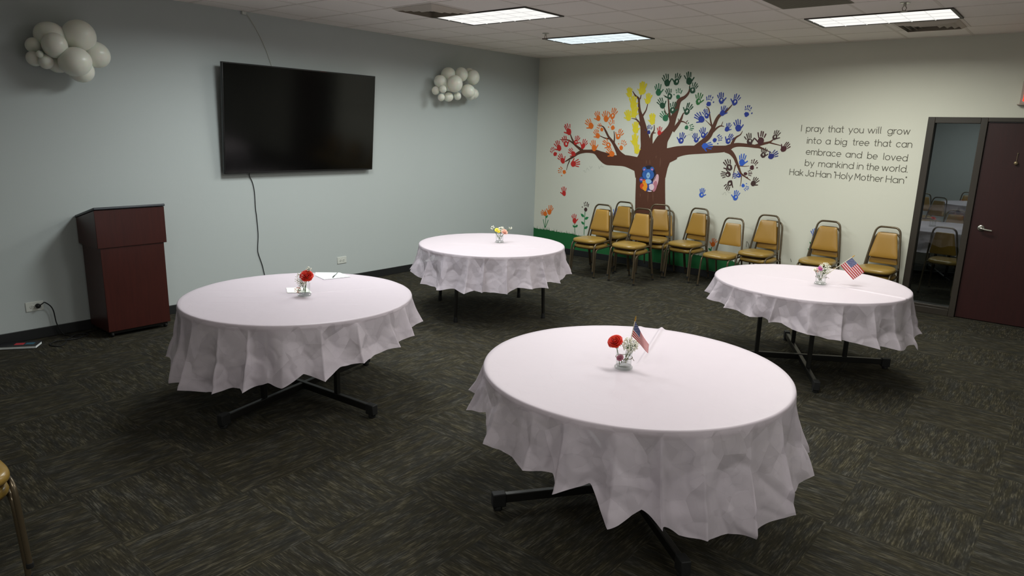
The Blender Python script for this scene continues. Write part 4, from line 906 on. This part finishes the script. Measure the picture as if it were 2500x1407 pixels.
def daisy(v, r, u, a, size, mk, label, n=9, tilt=(0, 0)):
    c = at(v, r, u, a); t = tag(empty('small_flower', c), label, 'flower'); b = MB()
    ax = (Vector((0, 0, 1))*.6-AWAY*.7+RIGHT*tilt[0]).normalized(); T = ax.to_track_quat('Z', 'Y').to_matrix().to_4x4()
    for lay, sc in ((0, 1), (1, .65)):
        for k in range(n):
            th = 2*pi*(k+.5*lay)/n; vs = []
            for q, w_ in ((.12, .10), (.5, .30), (.85, .30), (1.0, .08)):
                for s in (-1, 1): vs.append(T@Vector((cos(th)*q*sc-sin(th)*w_*s*sc, sin(th)*q*sc+cos(th)*w_*s*sc, .15*q*q+.12*lay))*size)
            b.add(vs, [(2*i, 2*i+1, 2*i+3, 2*i+2) for i in range(3)])
    o = b.build('petals', MT[mk], t, smooth=True); s = o.modifiers.new('thick', 'SOLIDIFY'); s.thickness = .0008
    MB().ball(T@Vector((0, 0, .18))*size, size*.2, 10, 6).build('centre', MT['brass'], t, smooth=True)
    e = at(v, r*.15, .03)-c
    MB().tube(spline([-ax*.002, e*.5-ax*.006, e], 5), .0015, 6).build('stem', MT['stem'], t, smooth=True)
    return t
def flag(v, p0, p1, label, fly_dir, hoist_u, W_=.148, H_=.085, wave=(.008, 2.2, 0), seed=1):
    a, b = at(v, *p0), at(v, *p1); t = tag(empty('small_flag', a), label, 'flag', 'small hand flags in vases')
    d = (b-a).normalized(); L = (b-a).length
    MB().tube([(0, 0, 0), b-a], .0022, 8).build('stick', MT['stick'], t, smooth='auto')
    e = b-a; f = MB().tube([e-d*.004, e+d*.004, e+d*.012, e+d*.026], [.0032, .0042, .0045, .0004], 10); f.build('finial', MT['brass'], t, smooth='auto')
    fd = (RIGHT*fly_dir[0]+AWAY*fly_dir[1]+Vector((0, 0, fly_dir[2]))).normalized(); nrm = d.cross(fd).normalized()
    nu, nv = 34, 18; vs = []; uvs = []
    for j in range(nv+1):
        for i in range(nu+1):
            u, q = i/nu, j/nv
            base = e-d*(hoist_u+H_*(1-q)*(1 if wave[2] else 1))
            x = u*W_; bend = wave[2]*u*u
            p_ = base+fd*x*(1-.02*u)+nrm*(wave[0]*sin(u*pi*wave[1]+q*1.6)*(.2+u))+d*(H_*(1-q)*wave[2]*u)+AWAY*(H_*(q-1)*wave[2]*.8*u)
            vs.append(p_); uvs.append((u, q))
    me = bpy.data.meshes.new('cloth'); F = [(j*(nu+1)+i, j*(nu+1)+i+1, (j+1)*(nu+1)+i+1, (j+1)*(nu+1)+i) for j in range(nv) for i in range(nu)]
    me.from_pydata(vs, [], F); me.update(); me.materials.append(MT['flag']); ul = me.uv_layers.new()
    for p_ in me.polygons:
        p_.use_smooth = True
        for li in p_.loop_indices: ul.data[li].uv = uvs[me.loops[li].vertex_index]
    o = bpy.data.objects.new('cloth', me); COL.objects.link(o); o.parent = t
    s = o.modifiers.new('thick', 'SOLIDIFY'); s.thickness = .0006
    return t
# front table
rose('front', -.052, .146, 0, .036, 'rose', 'red rose with green leaves, in the vase on the front table', (-.55, -.75), (-.02, .02))
breath('front', .026, .128, 0, .045, 150, 'white baby\'s breath beside the red rose on the front table', 3, root=(.0, .03), bud=.0038)
breath('front', .055, .135, .01, .030, 50, 'loose greenish sprig right of the baby\'s breath on the front table', 31, root=(.01, .03), bud=.0022)
rose('front', -.026, .068, -.03, .017, 'mauve', 'small mauve blossom at the rim of the front table vase', (-.6, -.8), (-.01, .03), False, 'small_blossom')
flag('front', (.012, .025, .012), (.047, .252, .02), 'small United States flag drooping in the vase on the front table', (.50, -.42, -.80), .004, .140, .078, (.007, 1.8, .6))
# right table
breath('right', .022, .130, 0, .052, 230, 'white baby\'s breath beside the magenta flower near the dark door', 5, sq=(1.05, .8, 1.1), bud=.004)
daisy('right', -.022, .136, -.02, .022, 'magenta', 'magenta flower in the vase on the table by the dark door')
breath('right', -.042, .122, .0, .026, 26, 'pale pink sprig left of the magenta flower by the dark door', 6, mk='pinkrose', bud=.0048)
rose('right', -.066, .128, -.01, .013, 'whitebud', 'white bud with a green leaf at the left of the magenta flower', (-.6, -.4), (-.01, .03), True, 'small_blossom')
flag('right', (.0, .05, .0), (.238, .238, .0), 'small United States flag held out from the vase by the dark door', (.62, -.40, -.74), .006, .158, .108, (.005, 1.6, .0))
# left table
rose('left', .024, .148, -.01, .042, 'rose', 'big red rose in the vase on the table nearest the lectern', (.25, -1.0), (.005, .02))
breath('left', -.020, .120, 0, .046, 110, 'white baby\'s breath under the red rose nearest the lectern', 8, sq=(1, .8, 1.25), bud=.0038)
breath('left', .035, .195, .01, .022, 14, 'few white blossoms above the red rose nearest the lectern', 9, bud=.0042, root=(.0, .03))
breath('left', -.032, .048, -.035, .026, 36, 'tan dried sprig hanging over the rim of the vase nearest the lectern', 10, mk='pinkrose', bud=.003, root=(-.01, .03))
# corner table
daisy('rear', -.030, .135, -.01, .026, 'yellow', 'yellow flower in the vase on the corner table')
daisy('rear', -.012, .122, -.02, .020, 'yellow', 'smaller yellow flower low in the vase on the corner table')
breath('rear', .014, .140, 0, .036, 90, 'cluster of white blossoms in the middle of the corner table vase', 12, bud=.0046)
breath('rear', -.075, .158, 0, .024, 14, 'white sprig leaning left out of the corner table vase', 13, bud=.005, root=(-.01, .05))
breath('rear', .112, .160, 0, .020, 10, 'white sprig reaching right out of the corner table vase', 14, bud=.005, root=(.01, .06))
rose('rear', .052, .122, -.01, .034, 'pinkrose', 'pale pink rose at the right of the corner table vase', (.5, -.8), (.01, .03), False)
# paper, pen, card
t = MB(); z = CZ+.0022
q4 = [(2.205, -5.765), (2.345, -5.628), (2.53, -5.662), (2.475, -5.875), (2.30, -5.835)]
t.add([(x, y, z) for x, y in q4]+[(x, y, z+.0008) for x, y in q4], [(4, 3, 2, 1, 0), (5, 6, 7, 8, 9)]+[(i, (i+1) % 5, 5+(i+1) % 5, 5+i) for i in range(5)])
tag(t.build('paper_sheet', MT['paper']), 'white paper sheet at the far edge of the table nearest the lectern', 'paper')
t = tag(empty('pen', (2.472, -5.79, z+.006)), 'pen lying on the paper sheet', 'pen')
e = Vector((2.351-2.472, -5.656+5.79, 0))
MB().tube([e*.35, e*.97, e*1.03], [.004, .0035, .001], 8).build('barrel', mat('pen_grey', (120, 122, 124), .4), t, smooth='auto'); MB().tube([(0, 0, 0), e*.35], .0045, 8).build('cap', MT['black'], t, smooth='auto')
t = MB(); q4 = [(2.525, -6.243), (2.625, -6.135), (2.785, -6.20), (2.667, -6.325)]
t.add([(x, y, z) for x, y in q4]+[(x, y, z+.0008) for x, y in q4], [(3, 2, 1, 0), (4, 5, 6, 7)]+[(i, (i+1) % 4, 4+(i+1) % 4, 4+i) for i in range(4)])
tag(t.build('card', mat('card', (240, 240, 232), .7)), 'small white card lying behind the red rose vase', 'card')

# ------------------------------------------------------------------ the room beyond the glass
for c, l1, l2, ang, sd in (((5.50, 2.52), 'nearer round table seen through the glass side light', 'white cloth on the nearer table behind the glass', (20, 110), 51),
                           ((5.42, 7.62), 'far round table seen through the glass side light', 'white cloth on the far table behind the glass', (60, 150), 57)):
    make_table(c, ang, l1, R=.761)
    make_cloth(c, .772, [(i*17.3, .45+.03*sin(i*2.1)) for i in range(20)], l2, [], sd, NA=300, dims=(10, 14))
G2 = 'chairs behind the glass side light'
place_chair(5.69, 1.41, radians(180-6), 0, 'tan chair behind the glass, its back to the window, nearest it', G2)
place_chair(4.40, 2.35, radians(94), 0, 'chair behind the glass, left of the nearest one', G2)
place_chair(5.41, 3.64, radians(-4), 0, 'chair on the far side of the nearer table behind the glass', G2)
place_chair(4.43, 7.30, radians(15), 0, 'tan chair at the left edge behind the glass', G2)
place_chair(4.70, 6.42, radians(-20), 0, 'dark chair back just right of the tan chair behind the glass', G2)
place_chair(5.02, 8.72, radians(4), 0, 'chair behind the far table beyond the glass', G2)
V['glass'] = (5.33, 2.46)
vase(*V['glass'], 'small vase on the nearer table behind the glass', False)
rose('glass', .0, .12, 0, .03, 'rose', 'red flower in the vase behind the glass', (0, -.6), (0, .03), False)
